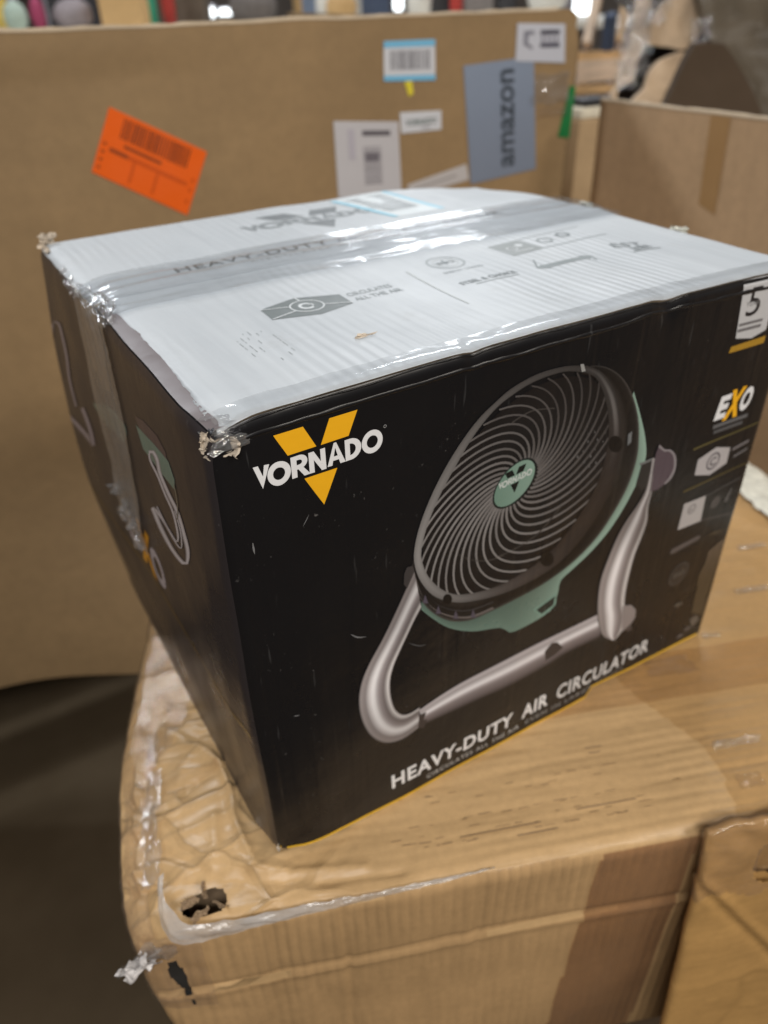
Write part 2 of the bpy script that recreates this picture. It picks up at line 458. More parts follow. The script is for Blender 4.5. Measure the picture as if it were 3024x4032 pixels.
class Sheet:
    """flat outline art on a carton face, cut fine enough to follow the dents"""
    def __init__(self): self.v = []; self.f = []; self.c = []; self.k = 0; self.o = []
    def up(self, n=1):
        self.sync(); self.k += n; return self
    def sync(self):
        while len(self.o) < len(self.v): self.o.append(self.k)
    def poly(self, rings, col, step=5.0):
        if not isinstance(rings[0][0], (tuple, list, Vector)): rings = [rings]
        loops = [[Vector((p[0], p[1], 0)) for p in r] for r in rings]
        tris = tessellate_polygon(loops)
        pts = [p for l in loops for p in l]
        bm = bmesh.new()
        bv = [bm.verts.new(p) for p in pts]
        for t in tris:
            try: bm.faces.new([bv[i] for i in t])
            except ValueError: pass
        xs = [p.x for p in pts]; ys = [p.y for p in pts]
        if step:
            for lo, hi, nrm in ((min(xs), max(xs), Vector((1, 0, 0))), (min(ys), max(ys), Vector((0, 1, 0)))):
                k = math.floor(lo / step) + 1
                while k * step < hi:
                    g = bm.verts[:] + bm.edges[:] + bm.faces[:]
                    bmesh.ops.bisect_plane(bm, geom=g, plane_co=nrm * (k * step), plane_no=nrm, dist=1e-5)
                    k += 1
        self.add(bm, col)
        bm.free()
        return self
    def add(self, bm, col):
        bm.verts.ensure_lookup_table(); bm.verts.index_update()
        o = len(self.v)
        for v in bm.verts:
            self.v.append((v.co.x, v.co.y))
            self.c.append(col(v.co.x, v.co.y) if callable(col) else col)
        for f in bm.faces: self.f.append([o + q.index for q in f.verts])
    def ribbon(self, A, B, col, n=8, m=1, along=None):
        """quads between two outlines; col = stops across, or flat; along(t) scales it"""
        o = len(self.v)
        N = len(A)
        for i in range(N):
            for j in range(m + 1):
                t = j / m
                p = A[i].lerp(B[i], t)
                self.v.append((p.x, p.y))
                c = grad(col, t) if isinstance(col, list) else (col(p.x, p.y) if callable(col) else col)
                if along: c = along(i / (N - 1), t, c)
                self.c.append(c)
        for i in range(N - 1):
            for j in range(m):
                a = o + i * (m + 1) + j
                self.f.append([a, a + 1, a + m + 2, a + m + 1])
        return self
    def disc(self, cx, cy, r, col, r0=0.0, n=40):
        o1 = [(cx + r * math.cos(2 * math.pi * k / n), cy + r * math.sin(2 * math.pi * k / n)) for k in range(n)]
        if r0 <= 0: return self.poly(o1, col)
        A = [Vector(p) for p in o1 + [o1[0]]]
        B = [Vector((cx + (p.x - cx) * r0 / r, cy + (p.y - cy) * r0 / r)) for p in A]
        return self.ribbon(A, B, col)
    def text(self, s, x0, y0, x1, cap, col, bold=0.0, shear=0.0, step=9.0, space=1.0, rot=0.0):
        cu = bpy.data.curves.new('t', 'FONT')
        cu.body = s; cu.size = 1.0; cu.offset = bold; cu.space_character = space; cu.resolution_u = 3
        ob = bpy.data.objects.new('t', cu)
        me = bpy.data.meshes.new_from_object(ob)
        bpy.data.objects.remove(ob); bpy.data.curves.remove(cu)
        xs = [v.co.x for v in me.vertices]
        a, b = min(xs), max(xs)
        bm = bmesh.new(); bm.from_mesh(me)
        bpy.data.meshes.remove(me)
        sx = (x1 - x0) / (b - a); sy = cap / 0.73
        for v in bm.verts:
            x = (v.co.x - a) * sx; y = v.co.y * sy
            x += shear * y
            if rot:
                x, y = x * math.cos(rot) - y * math.sin(rot), x * math.sin(rot) + y * math.cos(rot)
            v.co = (x0 + x, y0 + y, 0)
        if step:
            for nrm, i in ((Vector((1, 0, 0)), 0), (Vector((0, 1, 0)), 1)):
                vals = [v.co[i] for v in bm.verts]
                k = math.floor(min(vals) / step) + 1
                while k * step < max(vals):
                    bmesh.ops.bisect_plane(bm, geom=bm.verts[:] + bm.edges[:] + bm.faces[:], plane_co=nrm * (k * step), plane_no=nrm, dist=1e-6)
                    k += 1
        self.add(bm, col)
        bm.free()
        return self
    def build(self, name, fmap, off, mat, parent):
        self.sync()
        vs = [fmap(x, y, off + 0.07 * k) for (x, y), k in zip(self.v, self.o)]
        return mesh(name, vs, self.f, mat, parent, self.c, smooth=False)

def rect(x0, y0, x1, y1): return [(x0, y0), (x1, y0), (x1, y1), (x0, y1)]

def logo(sh, fx, pc, lc, holes=True):
    """the V emblem and its lettering; fx maps logo millimetres to the face"""
    def T(pts): return [fx(*p) for p in pts]
    sh.poly(T([(33.6, 317.6), (49.2, 317.5), (55.6, 305.2), (40.1, 305.2)]), pc)
    sh.poly(T([(63.5, 317.5), (79.1, 317.4), (73.6, 305.1), (58.1, 305.1)]), pc)
    sh.poly(T([(48.0, 289.9), (66.3, 289.7), (57.8, 270.8)]), pc)
    sh.poly(T([(20.9, 304.2), (23.7, 304.2), (25.9, 298.0), (27.0, 303.9), (29.9, 303.7), (25.2, 291.6)]), lc)
    def O(cx, cy, R, r, sx=1.0):
        n = 32
        A = [Vector(fx(cx + sx * R * math.cos(2 * math.pi * k / n), cy + R * math.sin(2 * math.pi * k / n))) for k in range(n + 1)]
        B = [Vector(fx(cx + sx * r * math.cos(2 * math.pi * k / n), cy + r * math.sin(2 * math.pi * k / n))) for k in range(n + 1)]
        sh.ribbon(A, B, lc)
    O(34.7, 297.3, 6.45, 3.3, 1.0)
    O(86.9, 297.5, 6.45, 3.4, 0.95)
    # R
    sh.poly(T([(41.3, 303.6), (44.4, 303.6), (44.4, 292.0), (41.5, 292.0)]), lc)
    def arc(cx, cy, rx, ry, a0, a1, n=12):
        return [Vector(fx(cx + rx * math.cos(math.radians(lerp(a0, a1, k / n))), cy + ry * math.sin(math.radians(lerp(a0, a1, k / n))))) for k in range(n + 1)]
    sh.ribbon(arc(45.9, 299.9, 4.4, 3.75, 100, -90), arc(45.7, 299.9, 1.7, 1.3, 100, -90), lc)
    sh.poly(T([(44.3, 303.6), (45.6, 303.65), (45.6, 301.2), (44.3, 301.2)]), lc)
    sh.poly(T([(44.3, 298.6), (45.9, 298.6), (45.9, 296.15), (44.3, 296.15)]), lc)
    sh.poly(T([(44.6, 297.0), (47.6, 297.0), (51.6, 291.6), (48.2, 291.6)]), lc)
    # N
    sh.poly(T([(51.0, 303.0), (53.6, 303.0), (53.9, 291.5), (51.1, 291.6)]), lc)
    sh.poly(T([(51.0, 303.0), (53.9, 303.0), (60.4, 291.3), (57.9, 291.3)]), lc)
    sh.poly(T([(57.5, 303.0), (60.2, 303.0), (60.4, 291.3), (57.6, 291.4)]), lc)
    # A
    sh.poly(T([(65.1, 303.9), (66.4, 303.9), (63.7, 291.8), (61.0, 291.9)]), lc)
    sh.poly(T([(65.1, 303.9), (66.5, 303.9), (71.2, 291.6), (68.2, 291.7)]), lc)
    sh.poly(T([(63.4, 296.6), (68.4, 296.5), (68.9, 294.2), (62.9, 294.3)]), lc)
    # D
    sh.poly(T([(71.2, 303.3), (74.0, 303.3), (74.0, 291.6), (71.3, 291.6)]), lc)
    sh.ribbon(arc(74.2, 297.4, 6.3, 5.9, 92, -92), arc(74.0, 297.4, 3.3, 3.2, 92, -92), lc)
    return sh

# colours of the print (albedo)
YEL = lin((238, 176, 34)); WHT = lin((226, 226, 228)); GRY = lin((150, 150, 150))
GRN = lin((108, 140, 124)); BLK = (0.0115, 0.011, 0.0115)

carton = empty('product_carton', (0, 0, 0), label='scuffed black retail carton of an air circulator with white taped lid and fan picture', cat='carton')

# inner body: closed board box under the printed skin
def rounded_grid_box(dims, step, fn, skip=None, sdf=None, fine=None):
    """closed box of grid faces in mm; fn(x,y,z)->metres; skip(x,y,z) drops faces"""
    X, Y, Z = dims
    idx = {}; vs = []; fs = []
    def lines(L, fine=None):
        # fine = (length, step) of a closer first stretch
        a = 0.0; out = [0.0]
        if fine:
            n = int(round(fine[0] / fine[1])); out = [fine[0] * i / n for i in range(n + 1)]; a = fine[0]
        n = max(2, int(round((L - a) / step)))
        return out + [a + (L - a) * i / n for i in range(1, n + 1)]
    xs, ys, zs_ = lines(X, fine and fine[0]), lines(Y, fine and fine[1]), lines(Z)
    def vid(p):
        k = (round(p[0], 2), round(p[1], 2), round(p[2], 2))
        if k not in idx:
            idx[k] = len(vs)
            if sdf: p = snap(p)
            vs.append(fn(*p))
        return idx[k]
    def snap(p):
        # corners left on the wrong side of a torn outline slide onto it, within their face
        h = sdf(*p)
        if h >= 0: return p
        p = list(p); fix = [p[i] <= 0.01 or p[i] >= dims[i] - 0.01 for i in range(3)]
        for _ in range(4):
            g = []
            for i in range(3):
                if fix[i]: g.append(0.0); continue
                q = list(p); q[i] += 0.3
                g.append((sdf(*q) - h) / 0.3)
            gg = sum(a * a for a in g)
            if gg < 1e-9: break
            mv = [-h * a / gg for a in g]
            L_ = math.sqrt(sum(a * a for a in mv))
            if L_ > step: mv = [a * step / L_ for a in mv]
            p = [min(dims[i], max(0, p[i] + mv[i])) for i in range(3)]
            h = sdf(*p)
            if abs(h) < 0.02: break
        return p
    def face(a, b, c, d):
        if skip and skip(*[(a[i] + c[i]) / 2 for i in range(3)]): return
        if sdf and sdf(*[(a[i] + c[i]) / 2 for i in range(3)]) < 0: return
        fs.append([vid(a), vid(b), vid(c), vid(d)])
    for z, fl in ((0, 1), (Z, 0)):
        for a, b in zip(xs, xs[1:]):
            for c, d in zip(ys, ys[1:]):
                q = [(a, c, z), (b, c, z), (b, d, z), (a, d, z)]
                face(*(q[::-1] if fl else q))
    for y, fl in ((0, 0), (Y, 1)):
        for a, b in zip(xs, xs[1:]):
            for c, d in zip(zs_, zs_[1:]):
                q = [(a, y, c), (b, y, c), (b, y, d), (a, y, d)]
                face(*(q[::-1] if fl else q))
    for x, fl in ((0, 1), (X, 0)):
        for a, b in zip(ys, ys[1:]):
            for c, d in zip(zs_, zs_[1:]):
                q = [(x, a, c), (x, b, c), (x, b, d), (x, a, d)]
                face(*(q[::-1] if fl else q))
    return vs, fs

vs, fs = rounded_grid_box((W, D, H - ZB), 10, lambda x, y, z: shape(x, y, z + ZB, 0.0))
mesh('carton_body', vs, fs, M['black_lam'], carton)

def face_sheet(fmap, u0, u1, v0, v1, off, step=6.0, jag=None):
    nu = max(2, int((u1 - u0) / step)); nv = max(2, int((v1 - v0) / step))
    vs = []; fs = []
    for i in range(nu + 1):
        for j in range(nv + 1):
            u = lerp(u0, u1, i / nu); v = lerp(v0, v1, j / nv)
            if jag: u, v = jag(u, v, i / nu, j / nv)
            vs.append(fmap(u, v, off))
    for i in range(nu):
        for j in range(nv):
            a = i * (nv + 1) + j
            fs.append([a, a + nv + 1, a + nv + 2, a + 1])
    return vs, fs

vs, fs = face_sheet(front, 0, W, ZB, H, 0.5, 2.5)
front_panel = mesh('front_panel', vs, fs, M['black_lam'], carton)
vs, fs = face_sheet(lambda u, v, o: side(u, v, o), 0, D, ZB, H, 0.5, 5)
fs = [f[::-1] for f in fs]
side_panel = mesh('side_panel', vs, fs, M['side_lam'], carton)

# ------------------------------------------------------------------ print on the front
L1 = 0.70; DL = 0.085
s = Sheet(); logo(s, lambda x, y: (x, y), YEL, WHT)
s.disc(94.6, 303.6, 0.9, GRY, 0.6, 16)
s.build('logo_print', front, L1, M['ink'], front_panel)

# picture of the machine: rear housing, guard ring, ribs, hub
def cat_f(pts, n=6, closed=True, z=zf):
    return [Vector(z(p.x, p.y)) for p in catmull(pts, n, closed)]
s = Sheet()
green_out = [(1300, 215), (1335, 330), (1362, 450), (1366, 560), (1320, 690), (1240, 840), (1160, 960), (1060, 1075), (960, 1170), (905, 1225),
             (890, 1300), (850, 1380), (790, 1430), (640, 1503), (590, 1480), (540, 1483), (420, 1500), (300, 1480), (210, 1425), (150, 1375)]
green_in = [(1290, 250), (1315, 350), (1322, 450), (1315, 560), (1275, 690), (1200, 830), (1110, 960), (1020, 1060), (920, 1150), (850, 1205),
            (800, 1235), (740, 1270), (680, 1305), (600, 1345), (550, 1370), (500, 1395), (410, 1440), (310, 1440), (230, 1400), (150, 1330)]
A = resample(catmull(green_out, 6), 70); B = resample(catmull(green_in, 6), 70)
A = [Vector(zf(p.x, p.y)) for p in A]; B = [Vector(zf(p.x, p.y)) for p in B]
def gcol(x, y):
    c = mix3(lin((84, 104, 95)), lin((144, 168, 155)), sstep(190, 262, x))
    return mix3(c, lin((124, 150, 138)), 0.3)
s.ribbon(A, B, gcol, m=5, along=lambda t, a, c: tuple(x * (1.12 - 0.42 * a) for x in c))
s.up().poly([Vector(zf(*p)) for p in [(755, 1382), (885, 1290), (882, 1350), (845, 1392), (800, 1418)]], lin((120, 150, 138)))
s.up().poly([Vector(zf(*p)) for p in [(772, 1384), (876, 1308), (866, 1356), (802, 1404)]], lin((38, 44, 42)))
s.build('fan_housing_print', front, L1, M['ink'], front_panel)

# dark shroud between housing and guard
s = Sheet()
shroud_out = [(1060, 84), (1150, 92), (1235, 145), (1295, 240), (1325, 350), (1328, 470), (1316, 570), (1272, 705), (1195, 850), (1100, 990), (975, 1120), (820, 1235),
              (650, 1330), (520, 1395), (410, 1440), (300, 1440), (200, 1385), (130, 1290), (104, 1190), (108, 1110)]
shroud_in = [(1010, 130), (1080, 150), (1130, 220), (1160, 310), (1170, 400), (1165, 480), (1140, 570), (1100, 690), (1020, 830), (930, 950), (830, 1050), (720, 1130),
             (600, 1200), (500, 1240), (420, 1262), (340, 1262), (270, 1240), (200, 1180), (160, 1110), (150, 1060)]
A = resample(catmull(shroud_out, 6), 90); B = resample(catmull(shroud_in, 6), 90)
A = [Vector(zf(p.x, p.y)) for p in A]; B = [Vector(zf(p.x, p.y)) for p in B]
def shr(t, a, c):
    g = [(0, lin((70, 66, 64))), (0.10, lin((36, 33, 32))), (0.38, lin((28, 25, 24))), (0.55, lin((46, 42, 40))), (0.75, lin((52, 46, 43))), (0.92, lin((38, 32, 30))), (1, lin((24, 21, 20)))]
    k = grad(g, a)
    f = 0.85 + 0.25 * math.sin(t * 9) + 0.35 * math.exp(-((t - 0.42) / 0.12) ** 2)
    return tuple(x * f for x in k)
s.ribbon(A, B, [(0, BLK), (1, BLK)], m=10, along=shr)
# wire cage arcs showing under the ring
s.up()
for k, (dx, wd) in enumerate(((0, 7), (22, 4))):
    pts = [(118 + dx, 1200 - dx), (150 + dx, 1290 - dx), (215 + dx * .6, 1370 - dx * 1.3), (310 + dx * .3, 1415 - dx * 1.6), (420, 1420 - dx * 1.7), (540, 1372 - dx * 1.5)]
    cl = resample(catmull(pts, 6), 40)
    o = Vector((wd * .5, wd * .7))
    s.ribbon([Vector(zf(*(p - o))) for p in cl], [Vector(zf(*(p + o))) for p in cl], lin((105, 98, 96)) if k == 0 else lin((60, 58, 60)))
s.up()
for q in ((170, 1310), (240, 1370), (335, 1400), (430, 1395)):
    s.poly([Vector(zf(*p)) for p in ((q[0] - 14, q[1] + 28), (q[0], q[1] - 18), (q[0] + 16, q[1] + 30))], lin((84, 78, 90)))
s.build('fan_shroud_print', front, L1 + DL, M['ink'], front_panel)

# opening seen through the guard
Sxx, Sxy, Syy = 312481.0, -218750.0, 390625.0
tr_ = math.sqrt(Sxx * Syy - Sxy * Sxy); t_ = math.sqrt(Sxx + Syy + 2 * tr_)
E00, E01, E11 = (Sxx + tr_) / t_, Sxy / t_, (Syy + tr_) / t_
def ell(r, a, cx=664, cy=706):
    u, v = r * math.cos(a), -r * math.sin(a)
    return (cx + E00 * u + E01 * v, cy + E01 * u + E11 * v)
s = Sheet()
n = 72
R0 = [Vector(zf(*ell(0.905 + 0.09 * max(0.0, math.cos(2 * math.pi * k / n + 0.7)), 2 * math.pi * k / n))) for k in range(n + 1)]
R1 = [Vector(zf(*ell(0.02, 2 * math.pi * k / n))) for k in range(n + 1)]
s.ribbon(R0, R1, [(0, lin((30, 27, 27))), (0.4, lin((32, 30, 30))), (1, lin((24, 23, 24)))], m=12)
s.build('fan_interior_print', front, L1 + 2 * DL, M['ink'], front_panel)

s = Sheet()
NR = 37
for i in range(NR):
    a0 = 2 * math.pi * i / NR
    cl = []
    rm = 0.735 + 0.085 * max(0.0, math.cos(a0 + 1.2 + 0.75))
    for k in range(17):
        t = k / 16
        r = 0.20 + rm * t
        cl.append((Vector(ell(r, a0 + 1.26 * t)), t))
    A = []; B = []
    for k, (p, t) in enumerate(cl):
        q = cl[min(k + 1, 16)][0] - cl[max(k - 1, 0)][0]
        nn = Vector((-q.y, q.x)).normalized() * (6.6 - 1.9 * t)
        A.append(Vector(zf(*(p - nn)))); B.append(Vector(zf(*(p + nn))))
    def rc(t, a, c, A=A):
        p = A[int(t * 16)]
        # the printed picture is lit from its left: ribs fade to the upper right
        L = sstep(330, 20, (p.x - 184) * 1.0 + (p.y - 239) * 1.2 + 150)
        base = lerp(54, 130, min(1, L * 1.15))
        base += 6 * math.sin(i * 1.7)
        return lin((max(30, base), max(28, base - 4), max(28, base - 5)))
    s.ribbon(A, B, [(0, BLK), (1, BLK)], m=1, along=rc)
# inner structure glimpsed behind: arc of the rear frame and small vent holes
rnd = random.Random(4)
for (x, y) in ((1045, 400), (1050, 440), (1048, 480), (1085, 520), (1020, 530), (1100, 470), (1140, 430), (990, 560), (1025, 585), (1055, 610), (1090, 590), (1000, 660), (1045, 660), (1130, 480), (1085, 430), (1060, 555)):
    r = rnd.uniform(4, 8)
    s.poly([Vector(zf(x + r * math.cos(a) * 0.8, y + r * 1.3 * math.sin(a))) for a in [k * math.pi / 4 for k in range(8)]], lin((88, 86, 86)))
for pts in (((640, 390), (700, 352), (760, 325), (870, 310)), ((560, 1090), (650, 1050), (760, 980), (830, 910), (905, 815)), ((350, 1080), (430, 1108), (520, 1108), (600, 1080))):
    cl = resample(catmull(pts, 6), 24)
    s.ribbon([Vector(zf(p.x - 2, p.y - 3)) for p in cl], [Vector(zf(p.x + 2, p.y + 3)) for p in cl], lin((64, 60, 58)))
s.build('fan_grille_print', front, L1 + 3 * DL, M['ink'], front_panel)

# guard ring
s = Sheet()
ring_out = [(1040, 84), (930, 90), (800, 125), (700, 172), (620, 222), (530, 300), (460, 368), (375, 475), (285, 612), (205, 765), (142, 925), (112, 1060), (118, 1150),
            (155, 1235), (225, 1305), (340, 1338), (470, 1325), (610, 1285), (760, 1212), (890, 1128), (1005, 1010), (1095, 885), (1165, 750), (1210, 610), (1232, 480), (1226, 340), (1192, 215), (1120, 118)]
ring_in = [(1030, 122), (930, 118), (820, 150), (730, 190), (650, 240), (570, 300), (500, 372), (420, 475), (335, 612), (250, 765), (183, 925), (150, 1060), (158, 1130),
           (190, 1200), (255, 1262), (340, 1294), (450, 1284), (580, 1244), (720, 1160), (830, 1078), (930, 968), (1015, 850), (1085, 725), (1130, 600), (1158, 470), (1158, 340), (1130, 225), (1085, 145)]
A = resample(catmull(ring_out + ring_out[:1], 6), 160); B = resample(catmull(ring_in + ring_in[:1], 6), 160)
A = [Vector(zf(p.x, p.y)) for p in A]; B = [Vector(zf(p.x, p.y)) for p in B]
def ringc(t, a, c):
    v = interp([(0, 60), (.12, 84), (.28, 122), (.42, 146), (.5, 118), (.58, 80), (.7, 54), (.82, 50), (.9, 58), (1, 60)], t)
    v *= 1.0 - 0.25 * abs(a - 0.55)
    glint = math.exp(-((t - 0.925) / 0.055) ** 2) * math.exp(-((a - 0.42) / 0.10) ** 2)
    v += 90 * glint
    br = sstep(.52, .62, t) * (1 - sstep(.85, .95, t))
    return lin((v, v - 3 - 3 * br, v - 4 - 4 * br))
s.ribbon(A, B, [(0, BLK), (1, BLK)], m=6, along=ringc)
s.up()
for cx, cy, r in ((1198, 492, 44), (828, 1100, 42), (290, 1318, 28)):
    s.poly([Vector(zf(cx + r * math.cos(a) * 0.9, cy + r * math.sin(a))) for a in [k * math.pi / 8 for k in range(16)]], lin((26, 23, 22)))
s.poly([Vector(zf(*p)) for p in ((1005, 78), (1022, 76), (1032, 112), (1012, 118))], lin((150, 150, 148)))
s.poly([Vector(zf(*p)) for p in ((1268, 440), (1290, 422), (1284, 480), (1264, 500))], lin((110, 112, 114)))
s.build('fan_ring_print', front, L1 + 4 * DL, M['ink'], front_panel)

# hub
s = Sheet()
s.poly([Vector(zf(*ell(0.215, 2 * math.pi * k / 40, 650, 704))) for k in range(40)], lin((34, 38, 37)))
s.build('hub_rim_print', front, L1 + 5 * DL, M['ink'], front_panel)
s = Sheet()
s.poly([Vector(zf(*ell(0.198, 2 * math.pi * k / 40, 648, 704))) for k in range(40)], lambda x, y: mix3(lin((106, 134, 121)), lin((130, 156, 143)), sstep(160, 205, x)))
s.build('hub_print', front, L1 + 6 * DL, M['ink'], front_panel)
s = Sheet()
def hubmap(x, y):
    t = (x - 21) / 72.0
    base = Vector((558, 742)).lerp(Vector((742, 655)), t)
    vy = Vector((10, -130)) * ((y - 291.5) / 46.7)
    p = base + vy + Vector((0, -2))
    return zf(p.x, p.y)
logo(s, hubmap, lin((24, 28, 27)), lin((190, 198, 194)))
s.build('hub_logo_print', front, L1 + 7 * DL, M['ink'], front_panel)

# tubular stand
METAL = [(0, lin((70, 66, 66))), (0.08, lin((160, 152, 152))), (0.2, lin((128, 120, 120))), (0.36, lin((214, 210, 212))), (0.46, lin((244, 242, 244))), (0.60, lin((160, 152, 154))), (0.8, lin((112, 104, 104))), (0.93, lin((206, 202, 202))), (1, lin((100, 94, 94)))]
METAL2 = [(0, lin((100, 94, 96))), (0.08, lin((196, 190, 194))), (0.2, lin((150, 144, 147))), (0.42, lin((236, 234, 238))), (0.52, lin((170, 162, 166))), (0.6, lin((128, 120, 122))), (0.85, lin((96, 88, 90))), (1, lin((44, 40, 40)))]
def tube(sh, L, R, z, stops, n=60, mod=None):
    A = resample(catmull(L, 6), n); B = resample(catmull(R, 6), n)
    A = [Vector(z(p.x, p.y)) for p in A]; B = [Vector(z(p.x, p.y)) for p in B]
    sh.ribbon(A, B, stops, m=14, along=mod)
s = Sheet()
tube(s, [(415, 955), (550, 865), (700, 775), (950, 645), (1200, 525), (1395, 430)], [(440, 1035), (600, 965), (750, 893), (920, 815), (1110, 718), (1200, 660), (1395, 562)], zg, METAL2)
s.up()
s.poly([zg(*p) for p in ((400, 990), (455, 965), (440, 1010), (460, 1005), (440, 1055), (405, 1050))], lin((60, 54, 54)))
s.poly([zg(*p) for p in ((1095, 640), (1135, 592), (1165, 590), (1195, 620), (1150, 660), (1100, 690))], lin((58, 52, 52)))
s.build('stand_crossbar_print', front, L1 + 2 * DL, M['ink'], front_panel)
s = Sheet()
tube(s, [(388, 195), (345, 290), (290, 410), (215, 570), (150, 700), (108, 810), (92, 920), (108, 1020), (155, 1100), (230, 1136), (320, 1118), (410, 1055)],
     [(425, 395), (385, 470), (345, 560), (310, 640), (280, 715), (262, 790), (262, 870), (278, 935), (300, 965), (330, 978), (370, 968), (418, 938)], zg, METAL,
     mod=lambda t, a, c: tuple(x * (0.72 + 0.42 * math.exp(-((t - 0.52) / 0.22) ** 2) + (0.15 if a > 0.9 else 0)) for x in c))
s.up()
s.poly([zg(*p) for p in ((335, 215), (350, 180), (380, 172), (390, 200), (350, 290), (332, 270))], lin((64, 60, 60)))
s.build('stand_left_leg_print', front, L1 + 3 * DL, M['ink'], front_panel)
s = Sheet()
s.poly([zf(*p) for p in ((1312, 700), (1345, 588), (1412, 562), (1392, 700), (1340, 735))], lin((44, 42, 42)))
s.up()
s.poly([zf(*p) for p in ((1330, 590), (1408, 556), (1412, 566), (1338, 600))], lin((110, 112, 112)))
s.up()
s.poly([zf(*p) for p in ((1395, 735), (1405, 640), (1418, 540), (1440, 485), (1462, 510), (1498, 512), (1526, 540), (1530, 590), (1515, 640), (1480, 690), (1425, 730))], lambda x, y: mix3(lin((58, 48, 54)), lin((84, 72, 80)), sstep(255, 285, x)))
A = [Vector(zf(*p)) for p in resample(catmull([(1440, 487), (1470, 512), (1500, 512), (1528, 545), (1528, 610), (1505, 665), (1470, 700)], 5), 30)]
B = [Vector(zf(*p)) for p in resample(catmull([(1434, 500), (1466, 522), (1495, 522), (1516, 550), (1517, 608), (1495, 658), (1466, 692)], 5), 30)]
s.up()
s.ribbon(A, B, lin((140, 134, 138)))
s.build('tilt_knob_print', front, L1 + 3 * DL, M['ink'], front_panel)
s = Sheet()
tube(s, [(1400, 560), (1388, 640), (1362, 735), (1320, 810), (1255, 900), (1205, 990), (1160, 1100), (1125, 1200), (1108, 1290), (1102, 1400), (1112, 1480), (1135, 1525), (1180, 1545)],
     [(1416, 560), (1404, 640), (1400, 735), (1380, 820), (1374, 900), (1345, 990), (1310, 1080), (1285, 1170), (1262, 1270), (1252, 1350), (1262, 1420), (1240, 1490), (1195, 1545)], zf, METAL,
     mod=lambda t, a, c: tuple(x * (0.66 + 0.4 * sstep(0.35, 0.6, t) - 0.18 * sstep(0.8, 1, t)) for x in c))
s.up()
s.poly([zf(*p) for p in ((1240, 1360), (1285, 1352), (1312, 1378), (1308, 1420), (1290, 1450), (1262, 1480), (1235, 1500))], lin((138, 130, 130)))
s.up()
s.poly([zf(*p) for p in ((1255, 1482), (1285, 1455), (1290, 1485), (1265, 1500))], lin((70, 64, 64)))
s.build('stand_right_leg_print', front, L1 + 4 * DL, M['ink'], front_panel)

# headline
s = Sheet()
s.text('HEAVY-DUTY', 93.0, 9.6, 204.5, 14.6, WHT, bold=0.028, space=1.1)
s.text('AIR', 214.0, 9.6, 241.0, 14.8, WHT, bold=0.028, space=1.1)
s.text('CIRCULATOR', 250.0, 9.8, 354.5, 15.6, lin((205, 205, 206)), bold=0.028, space=1.1)
s.build('headline_print', front, L1, M['ink'], front_panel)
s = Sheet()
s.text('CIRCULATES ALL THE AIR', 123.0, -0.6, 212.0, 4.9, lin((190, 190, 190)), bold=0.004, space=1.25)
s.text('EVEN IN LARGE SPACES', 219.0, -0.2, 326.0, 4.6, lin((150, 150, 150)), bold=0.0, space=1.2)
s.build('strapline_print', front, L1, M['ink'], front_panel)

# right-hand column of badges
s = Sheet()
s.poly([(364.2, H - 0.6), (401.0, H - 0.6), (400.4, 290.8), (386.0, 287.4), (368.8, 290.2)], lin((188, 188, 190)))
s.build('warranty_badge_print', front, L1, M['ink'], front_panel)
s = Sheet()
s.text('5', 373.0, 304.2, 386.5, 20.5, lin((40, 38, 40)), bold=0.0)
s.text('YEAR', 371.6, 311.0, 385.0, 3.4, lin((120, 118, 120)), bold=0.0)
s.poly(rect(369.0, 298.2, 393.5, 300.2), lin((110, 108, 110)))
s.poly(rect(369.0, 294.2, 393.0, 296.4), lin((110, 108, 110)))
s.build('warranty_text_print', front, L1 + DL, M['ink'], front_panel)
s = Sheet()
s.poly([(365.0, 280.6), (402.0, 281.0), (402.2, 286.2), (366.0, 285.0)], lin((166, 128, 44)))
s.build('model_strip_print', front, L1, M['ink'], front_panel)
s = Sheet()
sh = 0.16
s.text('E', 367.8, 230.8, 379.5, 17.0, WHT, bold=0.05, shear=sh)
s.text('O', 393.0, 231.4, 405.2, 16.6, WHT, bold=0.05, shear=sh)
s.build('series_print', front, L1, M['ink'], front_panel)
s = Sheet()
s.text('X', 377.6, 228.6, 393.8, 21.5, YEL, bold=0.05, shear=sh)
s.build('series_x_print', front, L1 + DL, M['ink'], front_panel)
s = Sheet()
s.poly(rect(369.0, 223.0, 407.0, 226.0), lin((98, 98, 100)))
s.poly(rect(371.0, 218.4, 403.0, 221.2), lin((84, 84, 86)))
s.poly([(352, 210.6), (423.3, 213.2), (423.3, 214.4), (352, 212.4)], lin((92, 84, 52)))
s.poly([(352, 174.4), (424.0, 177.0), (424.0, 178.2), (352, 176.4)], lin((84, 74, 44)))
s.poly([(399.5, 195.8), (418.0, 198.4), (418.4, 201.0), (400.2, 198.8)], lin((112, 108, 110)))
s.poly([(403.5, 188.2), (419.0, 191.2), (419.3, 193.6), (404, 191.0)], lin((100, 98, 100)))
s.build('rule_lines_print', front, L1, M['ink'], front_panel)
s = Sheet()
s.poly([(360.6, 187.0), (360.3, 200.4), (378.8, 205.4), (396.4, 200.3), (397.2, 185.9), (379.1, 181.2)], lin((176, 172, 174)))
s.build('hexagon_badge_print', front, L1, M['ink'], front_panel)
s = Sheet()
s.disc(379.2, 193.4, 7.6, lin((108, 104, 108)), 5.8, 28)
s.text('C', 375.6, 189.6, 382.6, 7.4, lin((96, 92, 96)), bold=0.03)
s.build('hexagon_ring_print', front, L1 + DL, M['ink'], front_panel)
s = Sheet()
s.poly([(356.4, 138.6), (356.6, 163.0), (381.2, 162.0), (382.9, 137.4)], lin((172, 168, 168)))
